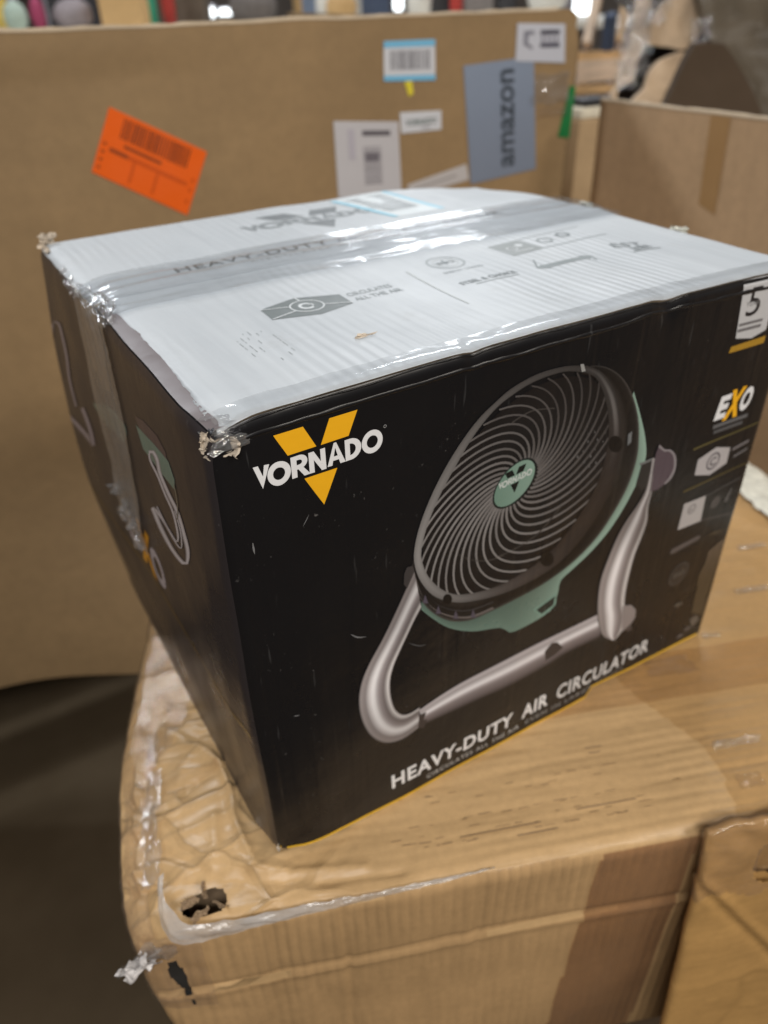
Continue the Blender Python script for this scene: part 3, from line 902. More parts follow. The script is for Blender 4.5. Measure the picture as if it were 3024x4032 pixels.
s.poly([(381.2, 162.0), (381.4, 160.6), (421.5, 163.8), (421.2, 165.4)], lin((72, 70, 70)))
s.poly([(382.8, 138.6), (382.9, 137.2), (423.0, 129.0), (423.0, 130.8)], lin((72, 68, 68)))
s.disc(396.0, 150.2, 5.6, lin((74, 70, 70)), 0, 20)
s.poly([(407.0, 146.0), (412.0, 157.5), (413.8, 157.5), (411.5, 146.0)], lin((92, 90, 90)))
s.poly([(353.8, 116.0), (354.6, 120.6), (386.0, 122.6), (388.0, 119.6), (386.6, 117.6), (358, 114.8)], lin((86, 80, 80)))
s.disc(371.5, 88.6, 11.5, lin((66, 62, 60)), 9.4, 32)
s.up()
s.disc(371.5, 88.6, 9.0, lin((50, 46, 44)), 0, 32)
s.up()
s.text('EVO', 365.5, 86.2, 378.0, 4.8, lin((92, 88, 84)), bold=0.02)
s.poly([(376, 50.5), (383, 46.5), (389, 47.5), (388.0, 50.0), (381, 52.0)], lin((84, 80, 74)))
s.poly([(386.0, 62), (392, 63), (392, 64.5), (386, 64)], lin((64, 60, 54)))
def zr(x, y): return hom(HF, 2500 + x * .31646, 1900 + y * .31646)
s.poly([zr(*p) for p in ((1160, 560), (1010, 640), (880, 660), (960, 600))], lin((62, 55, 46)))
s.poly([zr(*p) for p in ((1110, 680), (1010, 760), (900, 850), (860, 1000), (780, 1150), (760, 1330), (690, 1620), (830, 1640), (880, 1420), (970, 1150), (1060, 900))], lambda x, y: mix3(lin((72, 62, 48)), lin((96, 84, 74)), sstep(60, 125, y)))
s.poly([zr(*p) for p in ((680, 1700), (760, 1640), (790, 1700), (700, 1800))], lin((92, 86, 80)))
s.poly([zr(*p) for p in ((500, 1940), (560, 1880), (600, 1900), (540, 1950))], lin((88, 84, 84)))
s.poly([zr(*p) for p in ((600, 1840), (660, 1780), (690, 1800), (630, 1850))], lin((88, 84, 84)))
s.build('feature_badges_print', front, L1, M['ink'], front_panel)
s = Sheet()
s.disc(367.5, 154.6, 4.6, lin((128, 124, 124)), 3.4, 20)
s.text('AC', 364.8, 152.6, 370.4, 3.6, lin((116, 112, 112)))
s.build('badge_icon_print', front, L1 + DL, M['ink'], front_panel)

s = Sheet()
for pts, wd in (([(68.5, 176), (73, 171), (79, 168.5)], 0.9), ([(108, 148), (116, 141), (122, 139)], 0.35), ([(27, 128), (31, 127)], 0.8), ([(45, 262), (49, 268)], 0.4), ([(16, 262), (16.6, 254)], 1.6)):
    cl = resample(catmull([Vector(p) for p in pts], 5), 14)
    A = []; B = []
    for k_, p in enumerate(cl):
        q = cl[min(k_ + 1, 13)] - cl[max(k_ - 1, 0)]; nn = Vector((-q.y, q.x)).normalized() * wd * 0.5 * math.sin(math.pi * (k_ + 0.5) / 14)
        A.append(p - nn); B.append(p + nn)
    s.ribbon(A, B, lin((120, 120, 122)))
o = s.build('scratch_marks', front, L1, M['ink'], front_panel); o['kind'] = 'stuff'
# yellow trim along the bottom edge
kn = [2, 8] + list(range(14, 430, 6))
A = []; B = []
for x in kn:
    A.append(Vector((x, ZB + 2.6))); B.append(Vector((x, ZB)))
s = Sheet(); s.ribbon(A, B, lin((216, 172, 44)))
s.build('bottom_trim_print', front, L1, M['ink'], front_panel)

# ------------------------------------------------------------------ print on the left side
s = Sheet()
s.poly([(420, 0), (420, 1)][:0] or [(8, 113.2), (362, 113.2), (362, 116.8), (8, 116.8)], lin((104, 82, 40)))
s.build('side_rule_print', side, L1, M['ink_side'], side_panel)
s = Sheet()
PUR = lin((78, 66, 72))
def zz(l): return [zs(*p) for p in l]
# picture of the machine seen from the back: dark cap, green band, cord loops
s.poly(zz([(650, 640), (700, 668), (780, 760), (830, 850), (850, 930), (760, 830), (690, 760)]), PUR)
s.up()
s.poly(zz([(655, 690), (760, 800), (850, 905), (888, 1010), (890, 1070), (800, 960), (700, 830)]), lin((104, 128, 118)))
s.build('side_picture_print', side, L1, M['ink_side'], side_panel)
s = Sheet()
def cord(pts, wd, c, z=zs, n=40):
    cl = resample(catmull(pts, 6), n)
    A = []; B = []
    for k, p in enumerate(cl):
        q = cl[min(k + 1, n - 1)] - cl[max(k - 1, 0)]
        nn = Vector((-q.y, q.x)).normalized() * wd * 0.5
        A.append(Vector(z(*(p - nn)))); B.append(Vector(z(*(p + nn))))
    s.ribbon(A, B, c, m=4)
SIL = [(0, lin((120, 112, 116))), (0.4, lin((222, 216, 220))), (1, lin((96, 88, 92)))]
cord([(735, 850), (760, 850), (785, 900), (800, 975), (850, 1090), (905, 1200), (945, 1330), (968, 1420), (965, 1490), (935, 1480), (870, 1400), (810, 1290), (762, 1170)], 24, SIL)
s.up()
cord([(775, 1180), (830, 1260), (880, 1340), (905, 1370), (912, 1330), (880, 1200), (830, 1090), (790, 990), (745, 900), (738, 856)], 14, SIL)
s.up()
cord([(785, 1165), (850, 1290), (905, 1380), (935, 1400), (925, 1300), (890, 1190)], 8, SIL)
s.up()
cord([(888, 1040), (905, 1130), (910, 1200), (905, 1240)], 5, lin((112, 110, 100)))
s.build('side_cord_print', side, L1 + DL, M['ink_side'], side_panel)
# left end: pale curved outline of a machine
s = Sheet()
for pts, wd in (([(210, 100), (215, 200), (222, 300), (250, 430), (275, 530), (292, 585), (350, 630), (420, 720), (470, 800)], 16),
                ([(400, 580), (430, 660), (455, 740), (468, 800)], 12), ([(215, 90), (240, 100), (265, 170), (300, 290), (330, 420), (375, 570)], 7)):
    s.up(); cord(pts, wd * 1.5, [(0, lin((70, 60, 64))), (0.5, lin((150, 140, 148))), (1, lin((62, 54, 58)))])
s.build('side_outline_print', side, L1, M['ink_side'], side_panel)
# green picture under the tape
s = Sheet()
s.poly(zz([(440, 560), (500, 575), (560, 660), (610, 750), (600, 800), (560, 740), (500, 680)]), lin((96, 110, 100)))
s.up()
s.poly(zz([(500, 575), (540, 610), (600, 700), (612, 750), (560, 660)]), lin((110, 128, 118)))
s.build('side_green_print', side, L1 + DL, M['ink_side'], side_panel)
# series lettering on the side, distances measured on the board
s = Sheet()
def mir(x0, y0, cap, txt, x1, c, bold=0.05):
    # runs from the back of the box towards the front
    t = Sheet(); t.text(txt, 0, 0, x1 - x0, cap, c, bold=bold, shear=0.2)
    o = len(s.v)
    s.v += [(x1 - p[0], y0 + p[1]) for p in t.v]
    s.c += t.c
    s.f += [[o + i for i in f] for f in t.f]
mir(212, 132, 34, 'E', 238, lin((168, 160, 168)))
s.build('side_series_letter', side, L1, M['ink_side'], side_panel)
s = Sheet()
mir(150, 130, 34, 'O', 184, lin((176, 168, 176)), 0.04)
s.build('side_series_letter', side, L1, M['ink_side'], side_panel)
s = Sheet()
mir(178, 126, 44, 'X', 214, lin((214, 148, 24)), 0.06)
s.build('side_series_x_print', side, L1 + DL, M['ink_side'], side_panel)

# ------------------------------------------------------------------ lid: dust flap, two white flaps, tape
def slab(fmap, ring, off, thick, mat, edge_mat, name, parent, step=7.0, zfun=None):
    """board flap of real thickness: cut outline, lifted off the carton by off (mm)"""
    sh = Sheet(); sh.poly(ring, (1, 1, 1), step)
    bm = bmesh.new()
    vv = [bm.verts.new((x, y, 0)) for x, y in sh.v]
    for f in sh.f:
        try: bm.faces.new([vv[i] for i in f])
        except ValueError: pass
    bmesh.ops.recalc_face_normals(bm, faces=bm.faces)
    if bm.faces[:][0].normal.z < 0: bmesh.ops.reverse_faces(bm, faces=bm.faces)
    geo = bmesh.ops.extrude_face_region(bm, geom=bm.faces[:])
    low = [g for g in geo['geom'] if isinstance(g, bmesh.types.BMVert)]
    for v in low: v.co.z = 1.0
    nz = {}
    for f in bm.faces:
        zs_ = {round(v.co.z) for v in f.verts}
        f.material_index = 0 if zs_ == {1} else 1
        f.smooth = zs_ == {1}
    for v in bm.verts:
        t = v.co.z
        lift = zfun(v.co.x, v.co.y) if zfun else 0.0
        v.co = fmap(v.co.x, v.co.y, off + lift - (0 if t > 0.5 else thick))
    bmesh.ops.recalc_face_normals(bm, faces=bm.faces)
    me = bpy.data.meshes.new(name)
    bm.to_mesh(me); bm.free()
    o = bpy.data.objects.new(name, me); COL.objects.link(o)
    me.materials.append(mat); me.materials.append(edge_mat)
    o.parent = parent
    return o

vs, fs = face_sheet(top, 1.5, 16, 4, D - 4, 0.45, 5)
mesh('dust_flap', vs, fs, M['dust_flap'], carton)

rnd = random.Random(11)
def ragged(y0, y1, xs, amp, n, sd):
    r = random.Random(sd)
    out = []
    for k in range(n + 1):
        y = lerp(y0, y1, k / n)
        out.append((interp(xs, y) + r.uniform(-amp, amp) + 1.2 * noise.noise(Vector((y * 0.05, sd, 0))), y))
    return out
SEAM = 196.0
near_left = ragged(1.5, SEAM, [(0, 4), (8, 6), (40, 9.5), (90, 10.5), (135, 11.5), (160, 8), (196, 5)], 0.6, 60, 3)
ring = [(W - 1.5, 1.0)] + [(lerp(W - 1.5, 6, k / 40), 1.0 + 0.35 * noise.noise(Vector((k * 0.9, 2, 0)))) for k in range(1, 41)]
ring = ring + near_left + [(W - 2, SEAM - 0.8)]
def lift_near(x, y):
    k = 0.8 * noise.noise(Vector((x * 0.02, y * 0.012, 3.3)))
    return k + 1.8 * math.exp(-((y - SEAM) / 14.0) ** 2) - 1.8 * math.exp(-((x - 4) / 10.0) ** 2)
flap = slab(top, ring, 1.5, 1.9, M['white_top'], M['kraft_edge'], 'lid_flap', carton, 6, lift_near)
flap['label'] = 'near white lid flap with torn left edge'
far_left = ragged(SEAM + 0.8, D - 2, [(196, 2), (240, -0.5), (300, -1.5), (352, -2), (370, 1)], 0.5, 40, 7)
ring = [(W - 2, SEAM + 0.8)] + [(3, SEAM + 0.8)] + far_left + [(W - 10, D - 2), (W - 2, D - 9)]
def lift_far(x, y):
    return 0.7 * noise.noise(Vector((x * 0.02, y * 0.012, 8.3))) + 1.0 * math.exp(-((y - SEAM) / 10.0) ** 2)
far_flap = slab(top, ring, 1.5, 1.9, M['white_top'], M['kraft_edge'], 'lid_flap', carton, 7, lift_far)
far_flap['label'] = 'far white lid flap with shipping sticker'

def top_near(x, y, off=0.0): return top(x, y, off + 1.5 + lift_near(x, y))
def top_far(x, y, off=0.0): return top(x, y, off + 1.5 + lift_far(x, y))
TG = lin((108, 116, 119)); TG2 = lin((132, 140, 143)); TD = lin((92, 100, 101))
s = Sheet()
hexr = [(82.9, 123.4), (108.4, 131.2), (135.1, 122.4), (134.2, 102.6), (109.4, 96.4), (81.8, 104.0)]
s.poly(hexr, lambda x, y: mix3(TD, lin((120, 128, 130)), 0.5 + 0.5 * noise.noise(Vector((x * 0.2, y * 0.04, 0)))), step=5)
s.build('hexagon_print', top_near, 0.2, M['ink_plain'], flap)
s = Sheet()
PW = lin((205, 210, 214))
s.disc(108.6, 113.8, 10.6, PW, 9.6, 40)
s.text('C', 103.2, 108.6, 111.2, 10.6, PW, bold=0.03)
s.up()
s.poly([(112.5, 111.8), (112.5, 115.6), (109.8, 115.6), (109.8, 114.6), (111.5, 114.6), (111.5, 111.8)], PW)
for a, b in (((118.8, 110.6), (134.6, 104.0)), ((98.6, 117.6), (82.5, 122.6)), ((108.6, 124.2), (108.6, 131.0)), ((108.8, 103.3), (109.2, 96.8)))[:3]:
    a, b = Vector(a), Vector(b); nn = (b - a).normalized(); nn = Vector((-nn.y, nn.x)) * 0.45
    s.poly([a - nn, b - nn, b + nn, a + nn], PW)
s.poly([(82.0, 104.6), (98.8, 109.6), (99.2, 108.6), (82.2, 103.6)], PW)
s.build('hexagon_ring_print', top_near, 0.34, M['ink_plain'], flap)
s = Sheet()
s.text('CIRCULATES', 138.5, 115.0, 171.5, 6.4, TG2, bold=0.01)
s.text('ALL THE AIR', 138.5, 105.0, 173.5, 6.4, TG2, bold=0.01)
s.poly([(193.8, 136), (195.0, 136), (191.2, 60), (190.0, 60)], lin((166, 172, 172)))
s.build('lid_slogan_print', top_near, 0.2, M['ink_plain'], flap)
s = Sheet()
r1 = random.Random(5)
for k in range(7):       # small instruction text, too soft to read in the photograph
    x = 52 + k * 3.4
    yy = 96 - r1.uniform(0, 6)
    while yy > 40 + r1.uniform(0, 24):
        l_ = r1.uniform(1.5, 6)
        if r1.random() < 0.6: s.poly(rect(x, yy - l_, x + 0.55, yy), lin((160, 166, 168)), step=0)
        yy -= l_ + r1.uniform(0.7, 2.5)
s.build('small_text_print', top_near, 0.2, M['ink_plain'], flap)
s = Sheet()
s.disc(229.0, 139.0, 14.0, TG2, 12.6, 36)
s.disc(229.0, 139.0, 9.5, lin((172, 178, 180)), 8.6, 30)
s.text('EVO', 222.0, 136.4, 236.0, 5.2, TG, bold=0.02)
s.up()
s.poly([(230.5, 146.5), (225.5, 139.4), (229.0, 139.6), (226.5, 133.2), (233.2, 141.2), (229.6, 141)], TG)
s.build('lid_icon_print', top_near, 0.2, M['ink_plain'], flap)
s = Sheet()
s.text('ENERGY SAVING', 214.0, 117.6, 246.0, 3.6, TG2)
s.build('lid_icon_print', top_near, 0.2, M['ink_plain'], flap)
s = Sheet()
s.text('STEEL & CHOICE', 209.0, 91.5, 254.0, 5.6, TG, bold=0.02)
s.poly(rect(217, 87.4, 252, 88.6), TG2)
s.build('lid_icon_print', top_near, 0.2, M['ink_plain'], flap)
s = Sheet()
s.poly([(275.8, 152.9), (305.7, 156.5), (308.1, 126.9), (276.6, 122.9)], lin((146, 152, 154)))
s.poly([(308.3, 157.0), (370.0, 160.0), (370.0, 159.0), (308.3, 156.0)], TG2)
s.poly([(308.3, 128.2), (372.0, 130.4), (372.0, 129.4), (308.3, 127.2)], TG2)
s.disc(322, 143, 6.5, TG2, 4.6, 24); s.disc(343, 147, 6.0, TG, 3.5, 24)
s.poly([(271.2, 91.4), (278, 96.6), (278, 94.8), (316.0, 97.2), (316.0, 99.8), (323.0, 94.6), (316.2, 88.6), (316.0, 91.0), (279.0, 88.2), (279, 86.4)], TG2)
s.up()
s.poly([(318, 85), (319.4, 85), (322.8, 94), (321.4, 94)], TG2)
s.poly([(271.0, 92), (272.4, 92), (282, 108), (280.6, 108)], TG2)
s.text('EST', 349.0, 98.0, 372.0, 11.0, TG, bold=0.0, rot=-0.35)
s.poly([(352, 84), (376, 80.8), (376, 79.6), (352, 82.6)], TG)
for k in range(5): s.poly(rect(357 + 3.5 * k, 84, 358.6 + 3.5 * k, 92), TG)
s.build('lid_badges_print', top_near, 0.2, M['ink_plain'], flap)
# little white marks on the dark square
s = Sheet()
s.disc(287, 138.5, 4.5, PW, 3.4, 18); s.disc(297, 143.5, 3.4, PW, 0, 14); s.poly(rect(283, 130, 301, 131.4), PW)
s.build('lid_badge_marks_print', top_near, 0.34, M['ink_plain'], flap)

s = Sheet()
def toplogo(x, y): return (148.5 + (x - 21) * 1.72, 337.5 + (y - 317.5) * 1.44)
logo(s, toplogo, lin((112, 118, 122)), lin((128, 134, 138)))
s.build('lid_logo_print', top_far, 0.2, M['ink_plain'], far_flap)
s = Sheet()
s.text('HEAVY-DUTY AIR CIRCULATOR', 66.5, 229.5, 352.0, 11.0, lin((88, 90, 90)), bold=0.01, space=1.15)
s.text('CIRCULATES ALL THE AIR', 118.0, 218.0, 250.0, 5.6, lin((160, 160, 158)), space=1.3)
s.build('lid_headline_print', top_far, 0.2, M['ink_plain'], far_flap)
# shipping sticker
s = Sheet()
def lab(u, v):
    a = Vector((251.0, 356.0)).lerp(Vector((315.0, 363.0)), u); b = Vector((268.5, 270.6)).lerp(Vector((324.0, 274.0)), u)
    p = a.lerp(b, v); return (p.x, p.y)
s.poly([lab(0, 0), lab(1, 0), lab(1, 1), lab(0, 1)], lin((204, 212, 216)))
s.build('shipping_sticker', top_far, 0.25, M['ink_plain'], far_flap)
s = Sheet()
s.poly([lab(0.01, 0.01), lab(0.10, 0.01), lab(0.10, 0.99), lab(0.01, 0.99)], lin((132, 192, 216)))
s.poly([lab(0.90, 0.01), lab(0.99, 0.01), lab(0.99, 0.99), lab(0.90, 0.99)], lin((132, 192, 216)))
r1 = random.Random(2)
t = 0.1
while t < 0.78:
    wv = r1.uniform(0.004, 0.016)
    s.poly([lab(0.20, t), lab(0.78, t), lab(0.78, t + wv), lab(0.20, t + wv)], lin((120, 126, 132)), step=0)
    t += wv + r1.uniform(0.008, 0.02)
s.poly([lab(0.14, 0.12), lab(0.16, 0.12), lab(0.16, 0.6), lab(0.14, 0.6)], lin((120, 126, 132)), step=0)
s.build('sticker_print', top_far, 0.38, M['ink_plain'], far_flap)

# packing tape over the seam and down the side
def tape_point(sv, y):
    """sv > 0 runs along the lid, sv < 0 runs down the side"""
    wr = noise.noise(Vector((sv * 0.05, y * 0.18, 0))) * 0.45 + noise.noise(Vector((sv * 0.25, y * 0.3, 4))) * (0.08 if 30 < sv else 0.25)
    if sv >= 0:
        o = 2.1 + max(lift_near(sv, min(y, SEAM)), lift_far(sv, max(y, SEAM))) + 0.5
        o += 1.1 * math.exp(-((y - 205 - 3 * math.sin(sv * 0.01)) / 5.0) ** 2) + 0.8 * math.exp(-((y - 222) / 4.0) ** 2)
        k = math.exp(-(sv / 14.0) ** 2)
        wr = wr * (1 + 3.5 * k)
        return top(sv, y, o + wr + 0.6 - 1.5 * k)
    k = math.exp(-(sv / 22.0) ** 2); kk = math.exp(-((sv + 165) / 24.0) ** 2)
    o = 1.7 + wr * (1 + 3 * k + 3.0 * kk) + 2.0 * kk
    return side(y, H + sv, max(0.9, o))
svs = [W - 4 - 3.5 * k for k in range(int((W - 4) / 3.5) + 1)] + [0] + [-2.5 * k for k in range(1, 73)]
ys = [lerp(167.0, 243.5, k / 26) for k in range(27)]
V_ = []; F_ = []
r1 = random.Random(9)
for i, sv in enumerate(svs):
    for j, y in enumerate(ys):
        yy = y
        if sv < 0:
            yy = 205 + (y - 205) * (1 - 0.25 * sstep(-60, -170, sv)) + 6 * sstep(0, -160, sv) * 0 
        V_.append(tape_point(sv, yy))
    if i:
        for j in range(26):
            a = (i - 1) * 27 + j; b = i * 27 + j
            F_.append([a, b, b + 1, a + 1])
n_top = (len(svs) - 73)
Ft = F_[:(n_top) * 26]; Fs = F_[(n_top) * 26:]
def submesh(V, F):
    ids = sorted({i for f in F for i in f}); m = {a: b for b, a in enumerate(ids)}
    return [V[i] for i in ids], [[m[i] for i in f] for f in F]
v, f = submesh(V_, Ft); mesh('packing_tape', v, f, M['tape'], carton)
v, f = submesh(V_, Fs); o = mesh('packing_tape', v, f, M['tape_side'], carton); o['label'] = 'end of the clear tape, crumpled down the side'

# narrow tape along the front edge of the lid
vs, fs = face_sheet(lambda x, y, o: top(x, y, 2.1 + lift_near(x, y) + 0.45 * noise.noise(Vector((x * 0.12, y * 0.3, 2))) + 0.5), 10, W - 2, 1.0, 15, 0, 3)
mesh('edge_tape', vs, fs, M['tape_flat'], carton)

def crumple(name, c, ax, ay, sx, sy, amp, mat, parent, seed, n=16, fold=1.0, taper=0.0):
    """torn scrap: small sheet wadded by noise"""
    ax = Vector(ax).normalized(); ay = Vector(ay); ay = (ay - ax * ay.dot(ax)).normalized(); az = ax.cross(ay)
    vs = []; fs = []
    for i in range(n + 1):
        for j in range(n + 1):
            u, v = i / n * 2 - 1, j / n * 2 - 1
            r = 1 + 0.25 * noise.noise(Vector((math.atan2(v, u) * 1.3, seed, 0)))
            w_ = 1 - taper * (u + 1) / 2
            q = Vector((u, v * w_, seed * 3.1))
            nv = noise.noise_vector(q * 1.6) * 1.0 + noise.noise_vector(q * 4.0 + Vector((5, 5, 5))) * 0.5
            p = Vector(c) + ax * (u * sx * r) + ay * (v * sy * w_ * r) + az * (nv.z * amp) + ax * nv.x * sx * 0.35 * fold + ay * nv.y * sy * 0.35 * fold
            vs.append(p)
    for i in range(n):
        for j in range(n):
            a = i * (n + 1) + j
            fs.append([a, a + n + 1, a + n + 2, a + 1])
    return mesh(name, vs, fs, mat, parent, smooth='plastic' in name or 'film' in name or 'tape' in name)

# crushed front-left corner of the lid
c0 = shape(4, 2, H)
X, Y, Z = Vector((1, 0, 0)), Vector((0, 1, 0)), Vector((0, 0, 1))
cor = c0 + Vector((0.0, 0.0, -0.003))
crumple('torn_corner', cor + Vector((0.001, -0.002, -0.004)), X - Y * 0.6, Z, .0075, .0055, .004, M['torn'], carton, 1)
crumple('torn_corner', cor + Vector((0.010, -0.0022, -0.003)), X, Z, .0075, .0035, .0022, M['torn'], carton, 2, taper=0.7)
crumple('torn_corner', cor + Vector((-0.004, 0.002, -0.001)), X + Y * 0.3, Z, .004, .005, .003, M['torn'], carton, 3)
crumple('torn_corner', cor + Vector((-0.003, 0.012, 0.002)), Y, Z + X, .010, .004, .0035, M['torn_black'], carton, 4)
crumple('torn_corner', cor + Vector((-0.004, 0.024, 0.003)), Y, Z + X, .005, .003, .003, M['torn'], carton, 5)
crumple('torn_corner', cor + Vector((0.012, -0.0028, 0.001)), X, Z, .006, .0032, .0012, M['torn_black'], carton, 6)
crumple('corner_plastic', cor + Vector((0.012, -0.0035, 0.001)), X, Z + Y * 0.4, .016, .006, .0022, M['wrap'], carton, 7, 18, taper=0.6)
crumple('corner_plastic', cor + Vector((0.022, 0.010, 0.0075)), X, Y, .026, .011, .0012, M['wrap'], carton, 8, 22, fold=0.4)
# far left corner scraps
c1 = shape(0, D - 2, H)
crumple('torn_corner', c1 + Vector((0.004, -0.004, 0.007)), X + Y * .4, Z, .007, .005, .004, M['torn'], carton, 9)
crumple('torn_corner', c1 + Vector((0.0, -0.014, 0.003)), Y, X + Z, .012, .002, .002, M['torn'], carton, 10)
# plastic crumpled where the tape folds over the edge
for k, (y, dz, sz) in enumerate(((168, 2, 9), (182, 3, 12), (200, 3, 12), (220, 2, 10), (240, 1, 9), (262, 1, 7), (285, 1, 6))):
    p = shape(1, y, H) + Vector((0.002 * math.sin(k), 0, dz * MM))
    crumple('edge_plastic', p, Y, X + Z * 0.6, sz * MM, sz * 0.55 * MM, 0.0035, M['wrap'], carton, 20 + k, 18)
for k, (y, z, sz) in enumerate(((205, H - 160, 14), (222, H - 168, 12), (190, H - 172, 11), (232, H - 150, 8))):
    crumple('tape_tail', side(y, z, 5), Y + Z * 0.4 * (-1) ** k, Z, sz * MM, sz * 0.5 * MM, 0.005, M['wrap'], carton, 40 + k, 18)
# brown paper torn bare under the tape
s = Sheet()
pts = []
for k in range(28):
    a = 2 * math.pi * k / 28
    rr = 1 + 0.25 * noise.noise(Vector((math.cos(a) * 2, math.sin(a) * 2, 9)))
    pts.append((208 + 26 * math.cos(a) * rr, H - 26 + 34 * math.sin(a) * rr))
pts = [(p[0], min(p[1], H - 0.5)) for p in pts]
s.poly(pts, (1, 1, 1), 6)
vs = [side(x, y, 0.9) for x, y in s.v]
mesh('bare_patch', vs, s.f, M['kraft_dark'], side_panel)
# raised folds along the top edge of the front panel
for z0, off, wd, nm in ((H - 9.5, 1.3, 2.2, 'edge_crease'), (H - 1.5, 1.2, 1.4, 'edge_crease')):
    vs = []; fs = []
    n = 140
    for i in range(n + 1):
        x = lerp(14, W - 3, i / n)
        jit = 1.0 * noise.noise(Vector((x * 0.03, z0, 0))) + 2.5 * math.exp(-((x - 300) / 30) ** 2) * (1 if z0 < H - 5 else 0)
        ww = wd * (0.6 + 0.8 * abs(noise.noise(Vector((x * 0.05, z0, 5)))))
        for j, (dz, h) in enumerate(((-1, -0.6), (-0.4, 0.7), (0.3, 1.0), (1, -0.6))):
            vs.append(front(x, min(H, z0 + jit * 1.0 + dz * ww), 0.5 + off * h * (0.5 + 0.7 * abs(noise.noise(Vector((x * 0.04, 7, z0)))))))
        if i:
            for j in range(3):
                a = (i - 1) * 4 + j
                fs.append([a, a + 4, a + 5, a + 1])
    mesh(nm, vs, fs, M['black_lam'], front_panel)
# worn lower left corner: bare yellow-brown board peeping out
cb = shape(4, 2, ZB)
crumple('torn_corner', cb + Vector((-0.001, 0.001, 0.002)), X + Y, Z, .004, .003, .0015, M['torn'], carton, 50)
# lifted snag on the lid
sn = top_near(113, 50, 1.0)
crumple('torn_snag', sn, X, Y * 0.3 + Z, .006, .0016, .0012, M['torn'], carton, 51, 12, taper=0.8)
# turned-up white corners on the right edge
for k, (y, h) in enumerate(((205, 5), (110, 4))):
    crumple('lifted_scrap', top_near(W - 2, min(y, 190) if k else 190, 2.0) if k else top_far(W - 2, 212, 2.0), Y, Z, .008, .003, .002, M['wrap_white'], carton, 60 + k, 12, taper=0.5)

# ------------------------------------------------------------------ lower carton
ZD = -0.009
dorg = Vector((-0.086, -0.004, ZD))
du = Vector((0.936, -0.352, 0)); dv = Vector((0.300, 0.954, 0))
deck = empty('shipping_carton', (dorg.x, dorg.y, -0.33), label='large crumpled brown shipping carton under the black retail carton, torn at its left corner', cat='carton')
DW, DD, DH = 730.0, 470.0, 312.0
def on_deck(px, py, up=0.0):
    d = f_ + r_ * ((px - 1512) / F_PX) + d_ * ((py - 2016) / F_PX)
    return CAM_C + d * ((ZD + up - CAM_C.z) / d.z)
def deck_local(px, py):
    p = on_deck(px, py) - dorg
    det = du.x * dv.y - du.y * dv.x
    return Vector(((p.x * dv.y - p.y * dv.x) / det * 1000, (du.x * p.y - du.y * p.x) / det * 1000))
FOLDS = []
for amp_, pts_ in ((3.4, ((310, 650), (420, 760), (500, 860), (545, 960), (560, 1080), (600, 1180), (640, 1260))), (-2.2, ((250, 960), (330, 915), (400, 900), (520, 870))),
                   (2.4, ((250, 1050), (330, 1035), (400, 1010), (530, 960))), (2.0, ((310, 1130), (430, 1100), (540, 1060))), (-2.6, ((300, 1090), (340, 1170), (420, 1240), (480, 1310))),
                   (2.0, ((250, 1230), (340, 1200), (420, 1260))), (-1.8, ((250, 1310), (350, 1290), (440, 1320))), (-2.2, ((430, 900), (390, 950))), (1.8, ((480, 1060), (485, 1180), (470, 1290))),
                   (-2.6, ((300, 650), (265, 720), (245, 900), (255, 1150), (250, 1300))), (1.8, ((300, 800), (450, 820), (520, 870))), (-1.6, ((290, 720), (420, 740))), (1.6, ((560, 1270), (800, 1290), (1100, 1270))),
                   (-1.4, ((520, 1330), (900, 1330), (1250, 1290))), (1.5, ((380, 640), (430, 700), (500, 690))), (1.5, ((260, 1000), (330, 975), (380, 960))), (-1.4, ((255, 1090), (300, 1080)))):
    FOLDS.append((amp_, [deck_local(394 + .9494 * a, 2205 + .9494 * b) for a, b in pts_]))
def folds(x, y):
    h = 0.0; P = Vector((x, y))
    for amp_, pl_ in FOLDS:
        best = 1e9
        for a, b in zip(pl_, pl_[1:]):
            ab = b - a; t = min(1, max(0, (P - a).dot(ab) / ab.length_squared))
            best = min(best, (P - a - ab * t).length)
        if best < 22: h += 2.0 * amp_ * (0.75 * math.exp(-best / 3.2) + 0.25 * math.exp(-best / 9.0))
    return h
def crease(x, y, sc, sd):
    d, _ = noise.voronoi(Vector((x * sc, y * sc * 0.8, sd)))
    return min(1.0, (d[1] - d[0]) * 2.2)
